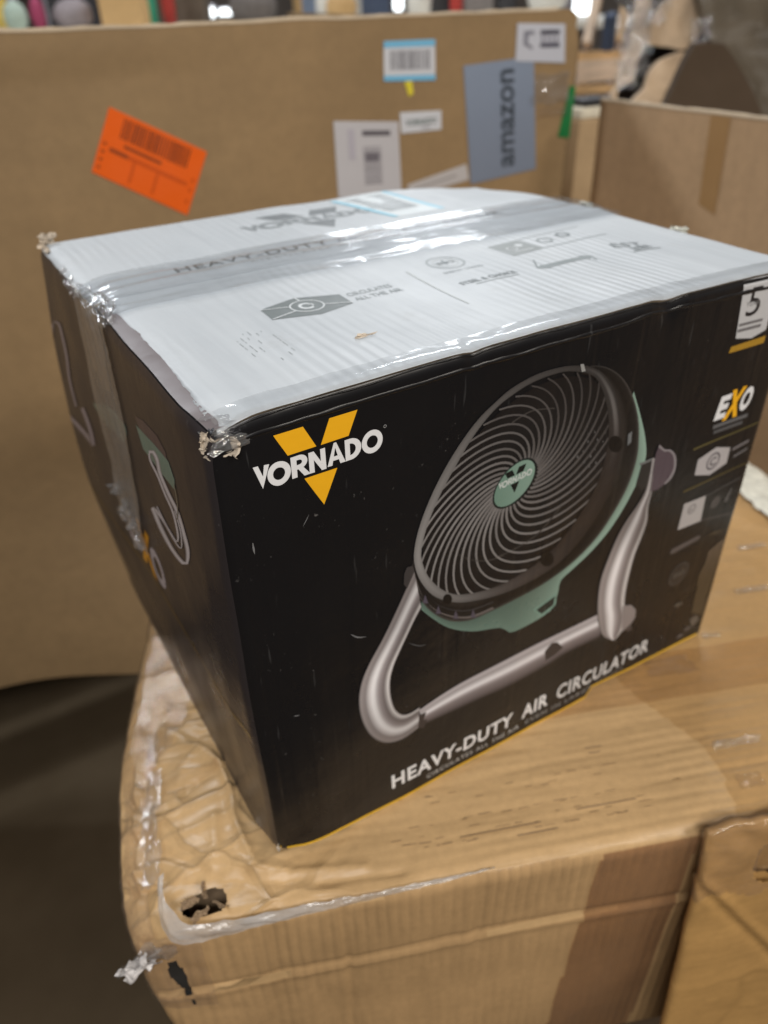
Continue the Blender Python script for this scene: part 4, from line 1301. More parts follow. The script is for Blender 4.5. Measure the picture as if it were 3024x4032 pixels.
def deck_fn(x, y, z):
    R = 13.0
    q = Vector((min(max(x, R), DW - R), min(max(y, R), DD - R), min(max(z, R), DH - R)))
    d = Vector((x, y, z)) - q
    n = d.normalized() if d.length > 1e-6 else Vector((0, 0, 1))
    p = q + n * R
    up = z > DH - 20
    disp = 0.0
    # crushed left end with sharp fold lines
    k = (1 - sstep(70, 170, x + 0.15 * y))
    disp += k * (2.0 * (crease(x, 1.5 * y + z, 0.013, 1.0) - 0.7) + 1.2 * (crease(x, 1.9 * y + z, 0.030, 4.0) - 0.7)) * (1 if n.z > 0.5 else 0.6)
    if n.z > 0.5 and x < 240 and y < 330: disp += folds(x, y)
    # long shallow ridges running with the board
    if n.z > 0.7:
        disp += (0.5 * noise.noise(Vector((x * 0.006, y * 0.05, 1))) + 0.9 * (crease(x * 0.35, y * 1.6, 0.03, 12.0) - 0.7)) * (1 - k) + 1.2 * noise.noise(Vector((x * 0.006, y * 0.01, 4)))
        for yy_, aa_ in ((16, 1.6), (30, 1.0), (47, 1.4), (74, 1.0), (98, 1.6)): disp -= aa_ * 0.9 * math.exp(-abs(y - yy_ - 3 * math.sin(x * 0.007 + yy_)) / 1.8) * (0.4 + 0.6 * abs(noise.noise(Vector((x * 0.012, yy_, 0)))) * 2) * (1 - k)
        disp -= 4.0 * sstep(0, 1, (x - 500) / 200) * abs(noise.noise(Vector((x * 0.02, y * 0.03, 9))))
    if n.y < -0.7:
        disp += 2.5 * noise.noise(Vector((x * 0.008, z * 0.01, 2))) + 1.0 * noise.noise(Vector((x * 0.05, z * 0.008, 6))) * sstep(300, 250, x)
        disp -= 2.6 * math.exp(-((z - 232 - 3 * math.sin(x * 0.01)) / 3.0) ** 2)
        disp += 1.6 * math.exp(-((z - 225 - 3 * math.sin(x * 0.01)) / 4.0) ** 2)
        disp -= 1.8 * math.exp(-((x - 120) / 3.0) ** 2) + 1.4 * math.exp(-((x - 215) / 3.0) ** 2)
    if n.x < -0.5:
        disp += 10 * math.sin(math.pi * min(1, max(0, z / DH))) * math.sin(math.pi * y / DD) + 8 * math.sin(math.pi * min(1, max(0, y / 330.0)))
    p += n * disp
    # the left end is crushed outwards into a sloping band
    g = (1 - 0.55 * sstep(120, 330, y)) * (0.30 + 0.70 * sstep(100, 285, z))
    e = max(0.0, 1 - x / 42.0)
    if e > 0:
        p.x -= 27 * e * g
        p.z -= 17 * e ** 1.3 * g * sstep(200, 312, z)
    # front corner is knocked in
    c = math.exp(-((x) ** 2 + (y) ** 2) / 30.0 ** 2) * sstep(150, 312, z)
    p.x += 5 * c; p.y += 7 * c; p.z -= 6 * c
    wpos = du * (p.x * MM) + dv * (p.y * MM) + Vector((0, 0, (p.z - DH) * MM))
    return wpos + Vector((0, 0, 0.33 + ZD))
def deck_hole(x, y, z):
    nse = noise.noise(Vector((x * 0.08, y * 0.08, z * 0.06)))
    if z > DH - 3: return (math.sqrt(((x - 35) / 11.5) ** 2 + ((y - 18) / 7.5) ** 2) - 1 - 0.55 * nse) * 9
    if y < 2 and z < DH - 30: return abs(x - (13 + 0.05 * (DH - z))) - 2.6 * sstep(DH - 112, DH - 55, z) * (1 + nse) + (0.4 if z < DH - 110 else 0)
    return 10.0
vs, fs = rounded_grid_box((DW, DD, DH), 4.0, deck_fn, None, deck_hole, ((180, 1.7), (300, 2.0)))
deck_body = mesh('carton_body', vs, fs, M['kraft_deck'], deck)
deck_body.data.materials.append(M['kraft_front'])
for p_ in deck_body.data.polygons:
    if abs(p_.normal.z) < 0.55: p_.material_index = 1
def deckp(x, y, z, o=0.0):
    return deck_fn(x, y, z) + (dv * (-o * MM) if z < DH - 1 else Vector((0, 0, o * MM)))

# inner board seen in the hole
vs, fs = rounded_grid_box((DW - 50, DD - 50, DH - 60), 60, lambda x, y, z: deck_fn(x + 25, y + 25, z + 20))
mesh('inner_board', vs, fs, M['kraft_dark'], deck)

# wrap patches: faces of the body lifted off by ~1 mm
def patch(name, fn, dims, cond, off, mat, parent, step=5.0, amp=1.0, seed=0):
    vs, fs = rounded_grid_box(dims, step, fn, None, cond)
    me = bpy.data.meshes.new(name)
    me.from_pydata([tuple(v) for v in vs], [], fs)
    bm = bmesh.new(); bm.from_mesh(me); bm.normal_update()
    ns = [v.normal.copy() for v in bm.verts]
    for v, n in zip(bm.verts, ns):
        k = noise.noise(v.co * 90 + Vector((seed, 0, 0))) * 0.8 + noise.noise(v.co * 220) * 0.5
        v.co += n * (off + amp * (k + 0.5)) * MM
    bm.to_mesh(me); bm.free()
    return link(name, me, mat, parent)
def c_left(x, y, z):
    a = (12 + 22 * sstep(90, 240, y) + 6 * noise.noise(Vector((y * 0.03, z * .03, 0))) if z > DH - 2 else 30) - x
    return min(a, z - (DH - 100), 400 - y)
patch('stretch_film', deck_fn, (DW, DD, DH), c_left, 1.0, M['wrap_thin'], deck, 5, 1.0, 3)
def c_right(x, y, z):
    return min(z - (DH - 60), x - (405 + 16 * math.sin(y * 0.03) + 3 * noise.noise(Vector((y * .05, 0, 0)))))
patch('brown_tape', deck_fn, (DW, DD, DH), c_right, 1.0, clear_tape('brown_tape', (0.93, 0.89, 0.80), 0.03, 0.16, 0.5, 60, (0.5, 1, 1), 0.03), deck, 5, 0.5, 5)
def c_mid(x, y, z):
    if y > 3 or z > DH - 3: return -50.0
    return min(x - (303 + 0.06 * (z - DH)), 378 + 0.02 * (z - DH) - x)
patch('front_tape', deck_fn, (DW, DD, DH), c_mid, 0.8, clear_tape('front_tape_film', (0.80, 0.72, 0.66), 0.04, 0.18, 0.3, 45, (1, 1, 0.5), 0.03), deck, 5, 0.3, 6)
# far corner of the deck: pale plastic sheet
def c_back(x, y, z):
    return min(x - (DW - 60 + 14 * noise.noise(Vector((y * .04, 3, 0)))), z - (DH - 120))
patch('white_wrap', deck_fn, (DW, DD, DH), c_back, 3, M['wrap_white'], deck, 6, 2.0, 8)

# milky strip of tape torn off along the front-left edge
A = [(-4, 60), (-3, 36), (2, 12), (16, -3), (44, -4), (78, -2), (130, 0), (190, 4), (270, 9)]
def strip_pt(x, y, up):
    z = DH - (0 if y > 2 else min(18, -y + 2))
    base = deck_fn(min(max(x, 0), DW), max(y, 0), DH if y > 0 else DH + 0)
    return base
top_l = [(3, 44, 1), (4, 30, 1), (8, 16, 1), (17, 6, 0), (36, 3, 1), (62, 2, 1.5), (100, 2, 1.5), (150, 2, 1), (190, 3, .6), (226, 4, .3)]
low_l = [(0, 44, -2), (-1, 28, -4), (1, 12, -7), (10, -1, -10), (34, -2, -10), (64, -1, -8), (104, -1, -5), (150, 0, -3), (190, 1, -1.5), (226, 3, 0)]
P1 = resample(catmull([Vector(p) for p in top_l], 6), 90); P2 = resample(catmull([Vector(p) for p in low_l], 6), 90)
vs = []; fs = []
for i in range(90):
    for j in range(11):
        t = j / 10
        p = P1[i].lerp(P2[i], t)
        bul = 1.5 * math.sin(math.pi * t) * (1 - i / 100)
        nv = noise.noise_vector(Vector((p.x * 0.06, p.y * 0.06 + t * 2.5, i * 0.06))) * 1.8 * (1 - i / 110) + noise.noise_vector(Vector((i * 0.5, t * 5, 3))) * 0.8
        q = p + Vector((-bul * 0.6, -bul, bul * 0.3)) + nv
        wpos = du * (q.x * MM) + dv * (q.y * MM) + Vector((0, 0, 0.33 + ZD + q.z * MM))
        vs.append(wpos)
    if i:
        for j in range(10):
            a = (i - 1) * 11 + j
            fs.append([a, a + 11, a + 12, a + 1])
mesh('torn_tape_strip', vs, fs, M['milky'], deck)
def dl(x, y, z): return du * (x * MM) + dv * (y * MM) + Vector((0, 0, 0.33 + ZD + z * MM))
crumple('tape_wad', dl(-14, 4, -30), -du * 0.9 - Z * 0.5, Z, .019, .013, .007, M['wrap'], deck, 70, 20, taper=0.5)
crumple('tape_wad', dl(-20, 0, -33), -du - Z * 0.6, Z, .014, .009, .005, plain('white_plastic', (0.60, 0.57, 0.56), 0.3, 0.6, var=0.25, scale=160, bump=0.8), deck, 71, 20, taper=0.6)
dpos = Vector((dorg.x, dorg.y, -0.33))
for k_, (px, py, sx_, sy_) in enumerate(((628, 2620, .007, .014), (676, 2700, .010, .014), (650, 2790, .011, .010), (600, 2950, .008, .020), (600, 3120, .011, .024), (588, 3250, .010, .018), (596, 3400, .010, .020), (720, 2720, .012, .006))):
    crumple('film_glint_fold', on_deck(px, py, -0.009) - dpos, du + Z * 0.6, dv, sx_ * .7, sy_ * .8, .0022, M['wrap'], deck, 120 + k_, 18, fold=0.5)  # small glossy folds added to give the film its white highlights
for k_, (px, py, sx_, sy_) in enumerate(((2800, 2500, .008, .003), (2960, 2150, .016, .004), (2960, 2320, .018, .004), (2900, 2920, .020, .004), (2955, 3070, .010, .006), (2640, 2620, .022, .010), (2400, 2620, .03, .004))):
    crumple('tape_glint_fold', on_deck(px, py, 0.001) - dpos, du, dv, sx_, sy_, .0012, M['wrap_thin'] if k_ > 3 else M['wrap'], deck, 140 + k_, 16, fold=0.4)  # small scraps added as the glints on the tape
for k_, (x, y, a_) in enumerate(((26, 12, 0.4), (41, 16, 2.6), (30, 29, 4.6), (20, 22, 3.4))):
    crumple('torn_flap', dl(x, y, -4.5), du * math.cos(a_) + dv * math.sin(a_), Z - du * 0.4, .006, .004, .002, M['kraft_dark'], deck, 160 + k_, 10, fold=0.8)
# a few bent seams of old tape, running with the front edge
for k_, (y0_, y1_, x0_, x1_, o_) in enumerate(((118, 170, 300, 700, 1.0),)):
    vs = []; fs = []
    n_ = 110
    for i in range(n_ + 1):
        x = lerp(x0_, x1_, i / n_)
        for j in range(9):
            y = lerp(y0_, y1_, j / 8) + 1.5 * noise.noise(Vector((x * 0.02, j * 0.2, k_)))
            vs.append(deck_fn(x, y, DH) + Vector((0, 0, (o_ + 0.5 * noise.noise(Vector((x * 0.02, y * 0.15, 3)))) * MM)))
        if i:
            for j in range(8):
                a = (i - 1) * 9 + j; fs.append([a, a + 9, a + 10, a + 1])
    mesh('old_tape', vs, fs, clear_tape('old_tape_film', (0.93, 0.88, 0.80), 0.04, 0.22, 0.25, 40, (0.3, 1, 1), 0.03), deck)
# smeared print and dirt on the top near the front edge
s = Sheet()
r1 = random.Random(21)
for k in range(70):
    x = r1.uniform(160, 385); y = r1.choice([26, 31, 36, 44, 60, 66]) + r1.uniform(-1, 1)
    s.poly(rect(x, y, x + r1.uniform(2, 8), y + r1.uniform(0.4, 1.0)), (0.33, 0.22, 0.115), step=0)
for (x, y, l) in ((300, 34, 46), (210, 29, 60), (250, 22, 30), (330, 84, 12), (331, 79, 9), (338, 84, 6)):
    s.poly(rect(x, y, x + l, y + 1.2), (0.31, 0.21, 0.115), step=4)
vs = [deck_fn(x, y, DH) + Vector((0, 0, 0.0009)) for x, y in s.v]
mesh('smudged_print', vs, s.f, M['ink_plain'], deck, s.c, smooth=False)['kind'] = 'stuff'

# ------------------------------------------------------------------ taped carton at the lower right
b2 = empty('taped_carton', (0.262, -0.146, -0.33), label='brown carton side with glossy tape and a torn hole at the lower right corner', cat='carton')
e1 = Vector((0.936, -0.352, 0)); e2 = Vector((0.352, 0.936, 0))
BW, BD, BH = 320.0, 8.0, 336.0
def b2_fn(x, y, z):
    R = 3.9
    q = Vector((min(max(x, R), BW - R), min(max(y, R), BD - R), min(max(z, R), BH - R)))
    d = Vector((x, y, z)) - q
    n = d.normalized() if d.length > 1e-6 else Vector((0, 0, 1))
    p = q + n * R
    k = sstep(200, 340, z)
    disp = 1.6 * (crease(x, z, 0.018, 6.0) - 0.7) * k + 2.0 * noise.noise(Vector((x * .02, z * .02, 5)))
    # a long fold slants down to the right
    f = (z - (BH - 62)) + 1.35 * (x - 12)
    disp += 2.5 * math.exp(-(f / 5.0) ** 2) - (2.0 * math.exp(-((f + 11) / 6.0) ** 2))
    if abs(n.y) > 0.5: p.y -= disp
    # limp top edge, sagging and curling outwards
    tt = sstep(250, 336, z)
    p.z += tt * (5.0 * noise.noise(Vector((x * 0.03, 4, 0))) - 5.0 * math.exp(-((x - 4) / 10.0) ** 2))
    p.y += tt * (6.0 * noise.noise(Vector((x * 0.022, 9, 0))) + 2.5 * noise.noise(Vector((x * 0.08, z * 0.05, 3))))
    lean = (BH - z) * 0.10
    return e1 * ((p.x + lean * -0.0) * MM) + e2 * ((p.y - lean) * MM) + Vector((0, 0, (p.z) * MM))
def b2_hole(x, y, z):
    nse = noise.noise(Vector((x * 0.06, z * 0.06, 7)))
    a = (math.sqrt(((x - 68) / 29.0) ** 2 + ((z - (BH - 46)) / 25.0) ** 2) - 1 - 0.25 * nse) * 25
    return a
vs, fs = rounded_grid_box((BW, BD, BH), 3.0, b2_fn, None, b2_hole)
mesh('carton_side', vs, fs, M['kraft_taped'], b2)
patch('packing_tape', b2_fn, (BW, BD, BH), lambda x, y, z: min(z - (BH - 75 + 12 * noise.noise(Vector((x * .03, 1, 0)))), b2_hole(x, y, z)), 0.9, M['wrap_thin'], b2, 4, 0.5, 4)
crumple('grey_bag', e1 * 0.085 + e2 * 0.022 + Vector((0, 0, 0.275)), e1, Z, .045, .035, .008, plain('grey_plastic_film', (0.20, 0.19, 0.18), 0.25, 0.6, var=0.4, scale=40, bump=0.6), b2, 80, 24)

# ------------------------------------------------------------------ tall bins behind
WY = 0.80
tall = empty('cardboard_bin', (0.3, WY, -0.47), label='tall brown cardboard bin with orange sticker and shipping labels behind the black carton', cat='cardboard bin')
def wall_pt(x, z, off=0.0):
    """x, z in mm on the near wall of the bin"""
    xn = (x + 200) / 1160.0
    b = 0.12 * math.exp(-((x - 110) / 190.0) ** 2) * sstep(-60, -450, z)
    b += 0.012 * math.sin(xn * 4) * sstep(465, 100, z)
    b += 0.004 * sstep(421, 426, z - 0.01 * x) * sstep(420, 160, x)
    return Vector((x * MM, WY - b - off * MM + 0.0015 * noise.noise(Vector((x * .004, z * .004, 0))), z * MM)) - Vector((0.3, WY, -0.47))
def wall_outline(x, z):
    # rounded right-hand top corner
    if x > 900 and z > 400:
        q = Vector((min(x, 918), min(z, 412)))
        d = Vector((x, z)) - q
        if d.x > 0 and d.y > 0 and d.length > 1e-5:
            s_ = max(abs(d.x), abs(d.y)); p = q + d.normalized() * s_
            return p.x, p.y
    return x, z
TOPZ = 463.0
nx, nz = 120, 60
thick = 9.0
vs = []; fs = []
cols = None
x0, x1 = -900.0, 958.0
for side_ in (0, 1):
    for i in range(nx + 1):
        for j in range(nz + 1):
            x = lerp(x0, x1, i / nx); z = lerp(-447, TOPZ, j / nz)
            if j == nz: z += 2.0 * noise.noise(Vector((x * 0.01, 5, 0)))
            xx, zz_ = wall_outline(x, z)
            vs.append(wall_pt(xx, zz_, 0) + Vector((0, thick * MM * side_, 0)))
st = (nx + 1) * (nz + 1)
for i in range(nx):
    for j in range(nz):
        a = i * (nz + 1) + j
        fs.append([a, a + nz + 1, a + nz + 2, a + 1])
        fs.append([st + a + 1, st + a + nz + 2, st + a + nz + 1, st + a])
mesh('near_wall', vs, fs, M['kraft_wall'], tall)
def rim(name, path, t, mat, parent):
    """raw corrugated rim on top of a bin wall: path of points, width t along +normal given per point"""
    vs = []; fs = []
    for k, (p, nrm) in enumerate(path):
        h = Vector((0, 0, 0.0018 * (1 + noise.noise(p * 60))))
        vs += [p - nrm * 0.001 - Vector((0, 0, 0.002)), p - nrm * 0.001 + h, p + nrm * (t + 0.001) + h, p + nrm * (t + 0.001) - Vector((0, 0, 0.002))]
        if k:
            a = (k - 1) * 4
            for j in range(3): fs.append([a + j, a + j + 4, a + j + 5, a + j + 1])
    return mesh(name, vs, fs, mat, parent)
path = []
for k in range(101):
    x = lerp(x0, 905, k / 100)
    path.append((wall_pt(x, TOPZ + 0.5 + 2.0 * noise.noise(Vector((x * 0.01, 5, 0)))), Vector((0, 1, 0))))
M['rim'] = cardboard('raw_rim', (0.62, 0.50, 0.36), 'X', ribs=0.7, rough=0.9)
rim('raw_rim', path, 0.009, M['rim'], tall)
# end rim down the right edge
path = []
vs = []; fs = []
for k in range(41):
    z = lerp(TOPZ - 52, -470, k / 40)
    p = wall_pt(958, z)
    vs += [p + Vector((0.0, -0.0008, 0)), p + Vector((0.0022, -0.0004, 0)), p + Vector((0.0022, 0.0095, 0)), p + Vector((0, 0.0098, 0))]
    if k:
        a = (k - 1) * 4
        for j in range(3): fs.append([a + j, a + j + 1, a + j + 5, a + j + 4])
mesh('raw_end', vs, fs, M['kraft_wall'], tall)
# side wall of the bin going back, so that it has depth
vs = [(0.655, 0.009, 0), (0.655, 1.1, 0), (0.655, 1.1, 0.925), (0.655, 0.009, 0.915), (0.647, 0.009, 0), (0.647, 1.1, 0), (0.647, 1.1, 0.925), (0.647, 0.009, 0.915)]
fs = [[0, 1, 2, 3], [7, 6, 5, 4], [3, 2, 6, 7], [0, 3, 7, 4]]
mesh('side_wall', vs, fs, M['kraft_wall'], tall, smooth=False)
# stickers
def wsheet(name, s, off, mat, parent=tall): return s.build(name, wall_pt, off, mat, parent)
def quadmap(c):
    A_, B_, C_, D_ = [Vector(p) for p in c]     # top-left, top-right, bottom-right, bottom-left
    def f(u, v):
        p = A_.lerp(B_, u).lerp(D_.lerp(C_, u), v); return (p.x, p.y)
    return f
def bars(s, f, u0, u1, v0, v1, c, sd, horizontal=False, mn=0.006, mx=0.02):
    r = random.Random(sd); t = u0 if not horizontal else v0; e = u1 if not horizontal else v1
    while t < e:
        wv = r.uniform(mn, mx)
        if not horizontal: s.poly([f(t, v0), f(t + wv, v0), f(t + wv, v1), f(t, v1)], c, step=0)
        else: s.poly([f(u0, t), f(u1, t), f(u1, t + wv), f(u0, t + wv)], c, step=0)
        t += wv + r.uniform(mn, mx)
OR = lin((236, 98, 16)); ORD = lin((150, 66, 22)); ORM = lin((206, 82, 10))
f = quadmap([(176, 380), (293, 317), (251, 241), (137, 309)])
s = Sheet(); s.poly([f(0, 0), f(1, 0), f(1, 1), f(0, 1)], OR, 20); st_ = wsheet('orange_sticker', s, 1.2, M['ink_plain'])
s = Sheet(); bars(s, f, 0.16, 0.84, 0.06, 0.36, lin((110, 52, 24)), 3, mn=0.008, mx=0.018)
s.poly([f(.22, .42), f(.6, .42), f(.6, .47), f(.22, .47)], ORD)
s.poly([f(.1, .54), f(.9, .54), f(.9, .6), f(.1, .6)], ORM); s.up(2); s.poly([f(.1, .54), f(.28, .54), f(.28, .6), f(.1, .6)], ORD)
for u in (.34, .58): s.poly([f(u, .6), f(u + .025, .6), f(u + .025, .92), f(u, .92)], ORM)
for v in (.5, .62, .74, .86): s.poly([f(.03, v), f(.06, v), f(.06, v + .04), f(.03, v + .04)], ORD, 0)
for v in (.45, .6, .78): s.poly([f(.93, v), f(.96, v), f(.96, v + .06), f(.93, v + .06)], ORM, 0)
wsheet('sticker_print', s, 1.6, M['ink_plain'], st_)
LW = lin((206, 208, 214)); LG = lin((120, 118, 124))
f = quadmap([(579, 433), (668, 432), (670, 379), (578, 383)])
s = Sheet(); s.poly([f(0, 0), f(1, 0), f(1, 1), f(0, 1)], LW, 20); st_ = wsheet('blue_edged_label', s, 1.2, M['ink_plain'])
s = Sheet(); LB = lin((120, 186, 222))
s.poly([f(0, 0), f(1, 0), f(1, .16), f(0, .16)], LB); s.poly([f(0, .86), f(1, .86), f(1, 1), f(0, 1)], LB)
bars(s, f, .12, .9, .24, .72, LG, 5, mn=0.008, mx=0.026); wsheet('label_print', s, 1.6, M['ink_plain'], st_)
s = Sheet(); s.poly([(614, 380), (627, 381), (630, 364), (622, 360)], lin((222, 206, 60))); wsheet('yellow_arrow', s, 1.2, M['ink_plain'])
f = quadmap([(605, 340), (682, 337), (683, 310), (607, 311)])
s = Sheet(); s.poly([f(0, 0), f(1, 0), f(1, 1), f(0, 1)], LW, 20); st_ = wsheet('small_label', s, 1.2, M['ink_plain'])
s = Sheet(); s.text('VORNADO', f(.13, 0)[0], 320.5, f(.88, 0)[0], 8.5, lin((110, 122, 120)), bold=0.03); s.poly([f(.5, .78), f(.72, .78), f(.72, .84), f(.5, .84)], LG, 0)
s.c = s.c; wsheet('label_print', s, 1.6, M['ink_plain'], st_)
f = quadmap([(490, 338), (602, 328), (606, 228), (490, 233)])
s = Sheet(); s.poly([f(0, 0), f(1, 0), f(1, 1), f(0, 1)], lin((192, 190, 194)), 20); st_ = wsheet('barcode_label', s, 1.3, M['ink_plain'])
s = Sheet(); s.poly([f(.42, .12), f(.86, .12), f(.86, .19), f(.42, .19)], lin((96, 92, 98)))
bars(s, f, .42, .70, .34, .86, lin((130, 126, 134)), 8, True, 0.010, 0.022)
s.up(2); s.poly([f(.45, .42), f(.66, .42), f(.66, .54), f(.45, .54)], lin((112, 108, 116))); s.poly([f(.2, .1), f(.3, .1), f(.3, .5), f(.2, .5)], lin((180, 176, 186)))
wsheet('label_print', s, 1.7, M['ink_plain'], st_)
f = quadmap([(618, 236), (735, 254), (742, 229), (622, 216)])
s = Sheet(); s.poly([f(0, 0), f(1, 0), f(1, 1), f(0, 1)], lin((190, 186, 186)), 20); st_ = wsheet('tilted_label', s, 1.2, M['ink_plain'])
s = Sheet(); s.poly([f(.08, .4), f(.8, .4), f(.8, .55), f(.08, .55)], lin((160, 156, 156))); wsheet('label_print', s, 1.6, M['ink_plain'], st_)
f = quadmap([(722, 395), (862, 401), (890, 229), (746, 221)])
s = Sheet(); s.poly([f(0, 0), f(1, 0), f(1, 1), f(0, 1)], lambda x, y: mix3(lin((124, 134, 152)), lin((134, 146, 166)), sstep(220, 400, y)), 14); st_ = wsheet('blue_grey_label', s, 1.4, M['ink_plain'])
s = Sheet(); s.text('amazon', 0, 0, 146, 42, lin((62, 70, 80)), bold=0.02, step=0)
# lettering reads upwards along the label
s.v = [(829 - y_ * 0.62 - 0.105 * x_ * 0.95 - 0 if False else 838 - 0.115 * x_ - y_ * 0.98, 240 + x_) for x_, y_ in s.v]
s.v = [(x_, y_) for x_, y_ in s.v]
wsheet('label_print', s, 1.9, M['ink_plain'], st_)
f = quadmap([(823, 447), (922, 443), (930, 388), (824, 396)])
s = Sheet(); s.poly([f(0, 0), f(1, 0), f(1, 1), f(0, 1)], lin((196, 198, 208)), 20); st_ = wsheet('code_label', s, 1.8, M['ink_plain'])
s = Sheet(); s.poly([f(.48, .17), f(.88, .15), f(.88, .26), f(.48, .28)], lin((70, 68, 80))); s.poly([f(.48, .5), f(.88, .48), f(.88, .6), f(.48, .62)], lin((84, 82, 96)))
s.poly([f(.14, .2), f(.34, .18), f(.36, .28), f(.24, .3), (f(.22, .5)), f(.34, .62), f(.3, .68), f(.14, .56)], lin((130, 130, 142)))
for k_ in range(4): s.poly([f(.5 + .1 * k_, .28), f(.54 + .1 * k_, .28), f(.54 + .1 * k_, .48), f(.5 + .1 * k_, .48)], lin((120, 118, 132)), 0)
wsheet('label_print', s, 2.1, M['ink_plain'], st_)
gp = wall_pt(0, 0)
s = Sheet(); s.poly([(948, 353), (962, 352), (962, 271), (934, 276)], lin((34, 120, 64)), 20); wsheet('green_tape', s, 1.4, M['ink_plain'])
c_ = wall_pt(905, 352, 4)
crumple('clear_tape_scrap', c_, X, Z, .040, .022, .004, M['wrap'], tall, 90, 24, fold=0.5)
crumple('clear_tape_scrap', wall_pt(915, 318, 3), X, Z, .036, .009, .003, M['wrap_thin'], tall, 91, 20, fold=0.5)

# side bin on the right: wall runs towards the viewer
BX = 0.95
rb = empty('low_cardboard_bin', (BX, 0.3, -0.47), label='lower brown cardboard bin with pale raw rim at the right behind the lid', cat='cardboard bin')
def rb_pt(y, z, off=0.0):
    return Vector((BX - off * MM - 0.006 * math.sin(y * 0.008) * sstep(341, 200, z), y * MM, z * MM)) - Vector((BX, 0.3, -0.47))
vs = []; fs = []
ny, nz = 60, 40
for sd in (0, 1):
    for i in range(ny + 1):
        for j in range(nz + 1):
            y = lerp(726, -500, i / ny); z = lerp(-470, 338, j / nz)
            vs.append(rb_pt(y, z) + Vector((0.009 * sd, 0, 0)))
st = (ny + 1) * (nz + 1)
for i in range(ny):
    for j in range(nz):
        a = i * (nz + 1) + j
        fs.append([a, a + nz + 1, a + nz + 2, a + 1]); fs.append([st + a + 1, st + a + nz + 2, st + a + nz + 1, st + a])
for j in range(nz):
    fs.append([j, j + 1, st + j + 1, st + j])
mesh('near_wall', vs, fs, M['kraft_bin2'], rb)
path = [(rb_pt(lerp(727, -500, k / 60), 338.5), Vector((1, 0, 0))) for k in range(61)]
rim('raw_rim', path, 0.009, M['rim'], rb)
s = Sheet(); s.poly([(472, 336), (506, 336), (500, 215), (468, 205)], lin((172, 136, 92)), 30)
o = s.build('tape_strip', lambda y, z, off: rb_pt(y, z, off), 1.0, M['ink_plain'], rb)
s = Sheet(); s.poly([(330, 214), (344, 226), (338, 208)], lin((110, 82, 52)), 30)
s.build('scuff_mark', lambda y, z, off: rb_pt(y, z, off), 1.0, M['ink_plain'], rb)

# foam block and small box in the gap between the two bins
def boxmesh(name, c, sx, sy, sz, mat, parent=None, rz=0.0, bev=0.004, top_wiggle=0.0):
    bm = bmesh.new()
    bmesh.ops.create_cube(bm, size=1)
    for v in bm.verts: v.co = Vector((v.co.x * sx, v.co.y * sy, v.co.z * sz + sz / 2))
    bmesh.ops.bevel(bm, geom=bm.edges[:], offset=min(bev, sx / 4, sy / 4, sz / 4), segments=2, affect='EDGES', profile=0.6)
    me = bpy.data.meshes.new(name); bm.to_mesh(me); bm.free()
    o = bpy.data.objects.new(name, me); COL.objects.link(o); me.materials.append(mat)
    o.location = c; o.rotation_euler = (0, 0, rz)
    if parent: o.parent = parent
    return o
M['tan'] = cardboard('tan_board', (0.62, 0.40, 0.18), 'X', ribs=0.05, stain=0.1, rough=0.7, scale=0.5, streak=0.1)
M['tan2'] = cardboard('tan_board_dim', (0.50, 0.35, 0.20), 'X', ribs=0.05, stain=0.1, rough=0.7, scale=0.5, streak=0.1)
M['foam'] = plain('foam', (0.78, 0.72, 0.58), 0.8, 0.2)
M['steel'] = plain('painted_steel', (0.50, 0.49, 0.55), 0.4, 0.5, 0.3)
M['dark'] = plain('dark_plastic', (0.03, 0.03, 0.035), 0.4, 0.5)
M['navy'] = plain('navy_cloth', (0.06, 0.08, 0.13), 0.7, 0.3)
M['redp'] = plain('red_paint', (0.42, 0.04, 0.03), 0.5, 0.4)
M['greenp'] = plain('green_plastic', (0.03, 0.36, 0.22), 0.5, 0.4)
M['mint'] = plain('mint_plastic', (0.42, 0.52, 0.44), 0.5, 0.4)
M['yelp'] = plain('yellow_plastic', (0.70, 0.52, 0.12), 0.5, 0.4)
M['mag'] = plain('magenta_cloth', (0.36, 0.05, 0.12), 0.6, 0.4)
M['cream'] = plain('cream_paint', (0.72, 0.70, 0.64), 0.6, 0.4)
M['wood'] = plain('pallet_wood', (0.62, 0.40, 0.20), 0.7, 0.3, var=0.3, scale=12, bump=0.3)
M['wood2'] = plain('pallet_wood_pale', (0.66, 0.52, 0.40), 0.7, 0.3, var=0.25, scale=12, bump=0.3)
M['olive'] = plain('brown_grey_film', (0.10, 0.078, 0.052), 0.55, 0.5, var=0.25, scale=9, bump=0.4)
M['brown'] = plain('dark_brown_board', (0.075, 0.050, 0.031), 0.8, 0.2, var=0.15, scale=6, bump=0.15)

gx = at(2322, 470, 1.50)
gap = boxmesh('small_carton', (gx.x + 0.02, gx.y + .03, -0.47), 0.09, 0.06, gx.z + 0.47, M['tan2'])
tag(gap, 'narrow tan carton standing in the gap between the two brown bins', 'carton')
fo = boxmesh('foam_block', (gx.x + 0.02, gx.y + .03, gx.z + 0.0005), 0.085, 0.055, 0.020, M['foam'], bev=0.006)
tag(fo, 'cream foam block on the narrow carton beside the green tape', 'foam block')
dk = boxmesh('dark_tray', (gx.x + 0.03, gx.y + .035, gx.z + 0.021), 0.075, 0.05, 0.013, M['dark'], bev=0.004)
tag(dk, 'small dark tray lying on the cream foam block', 'tray')

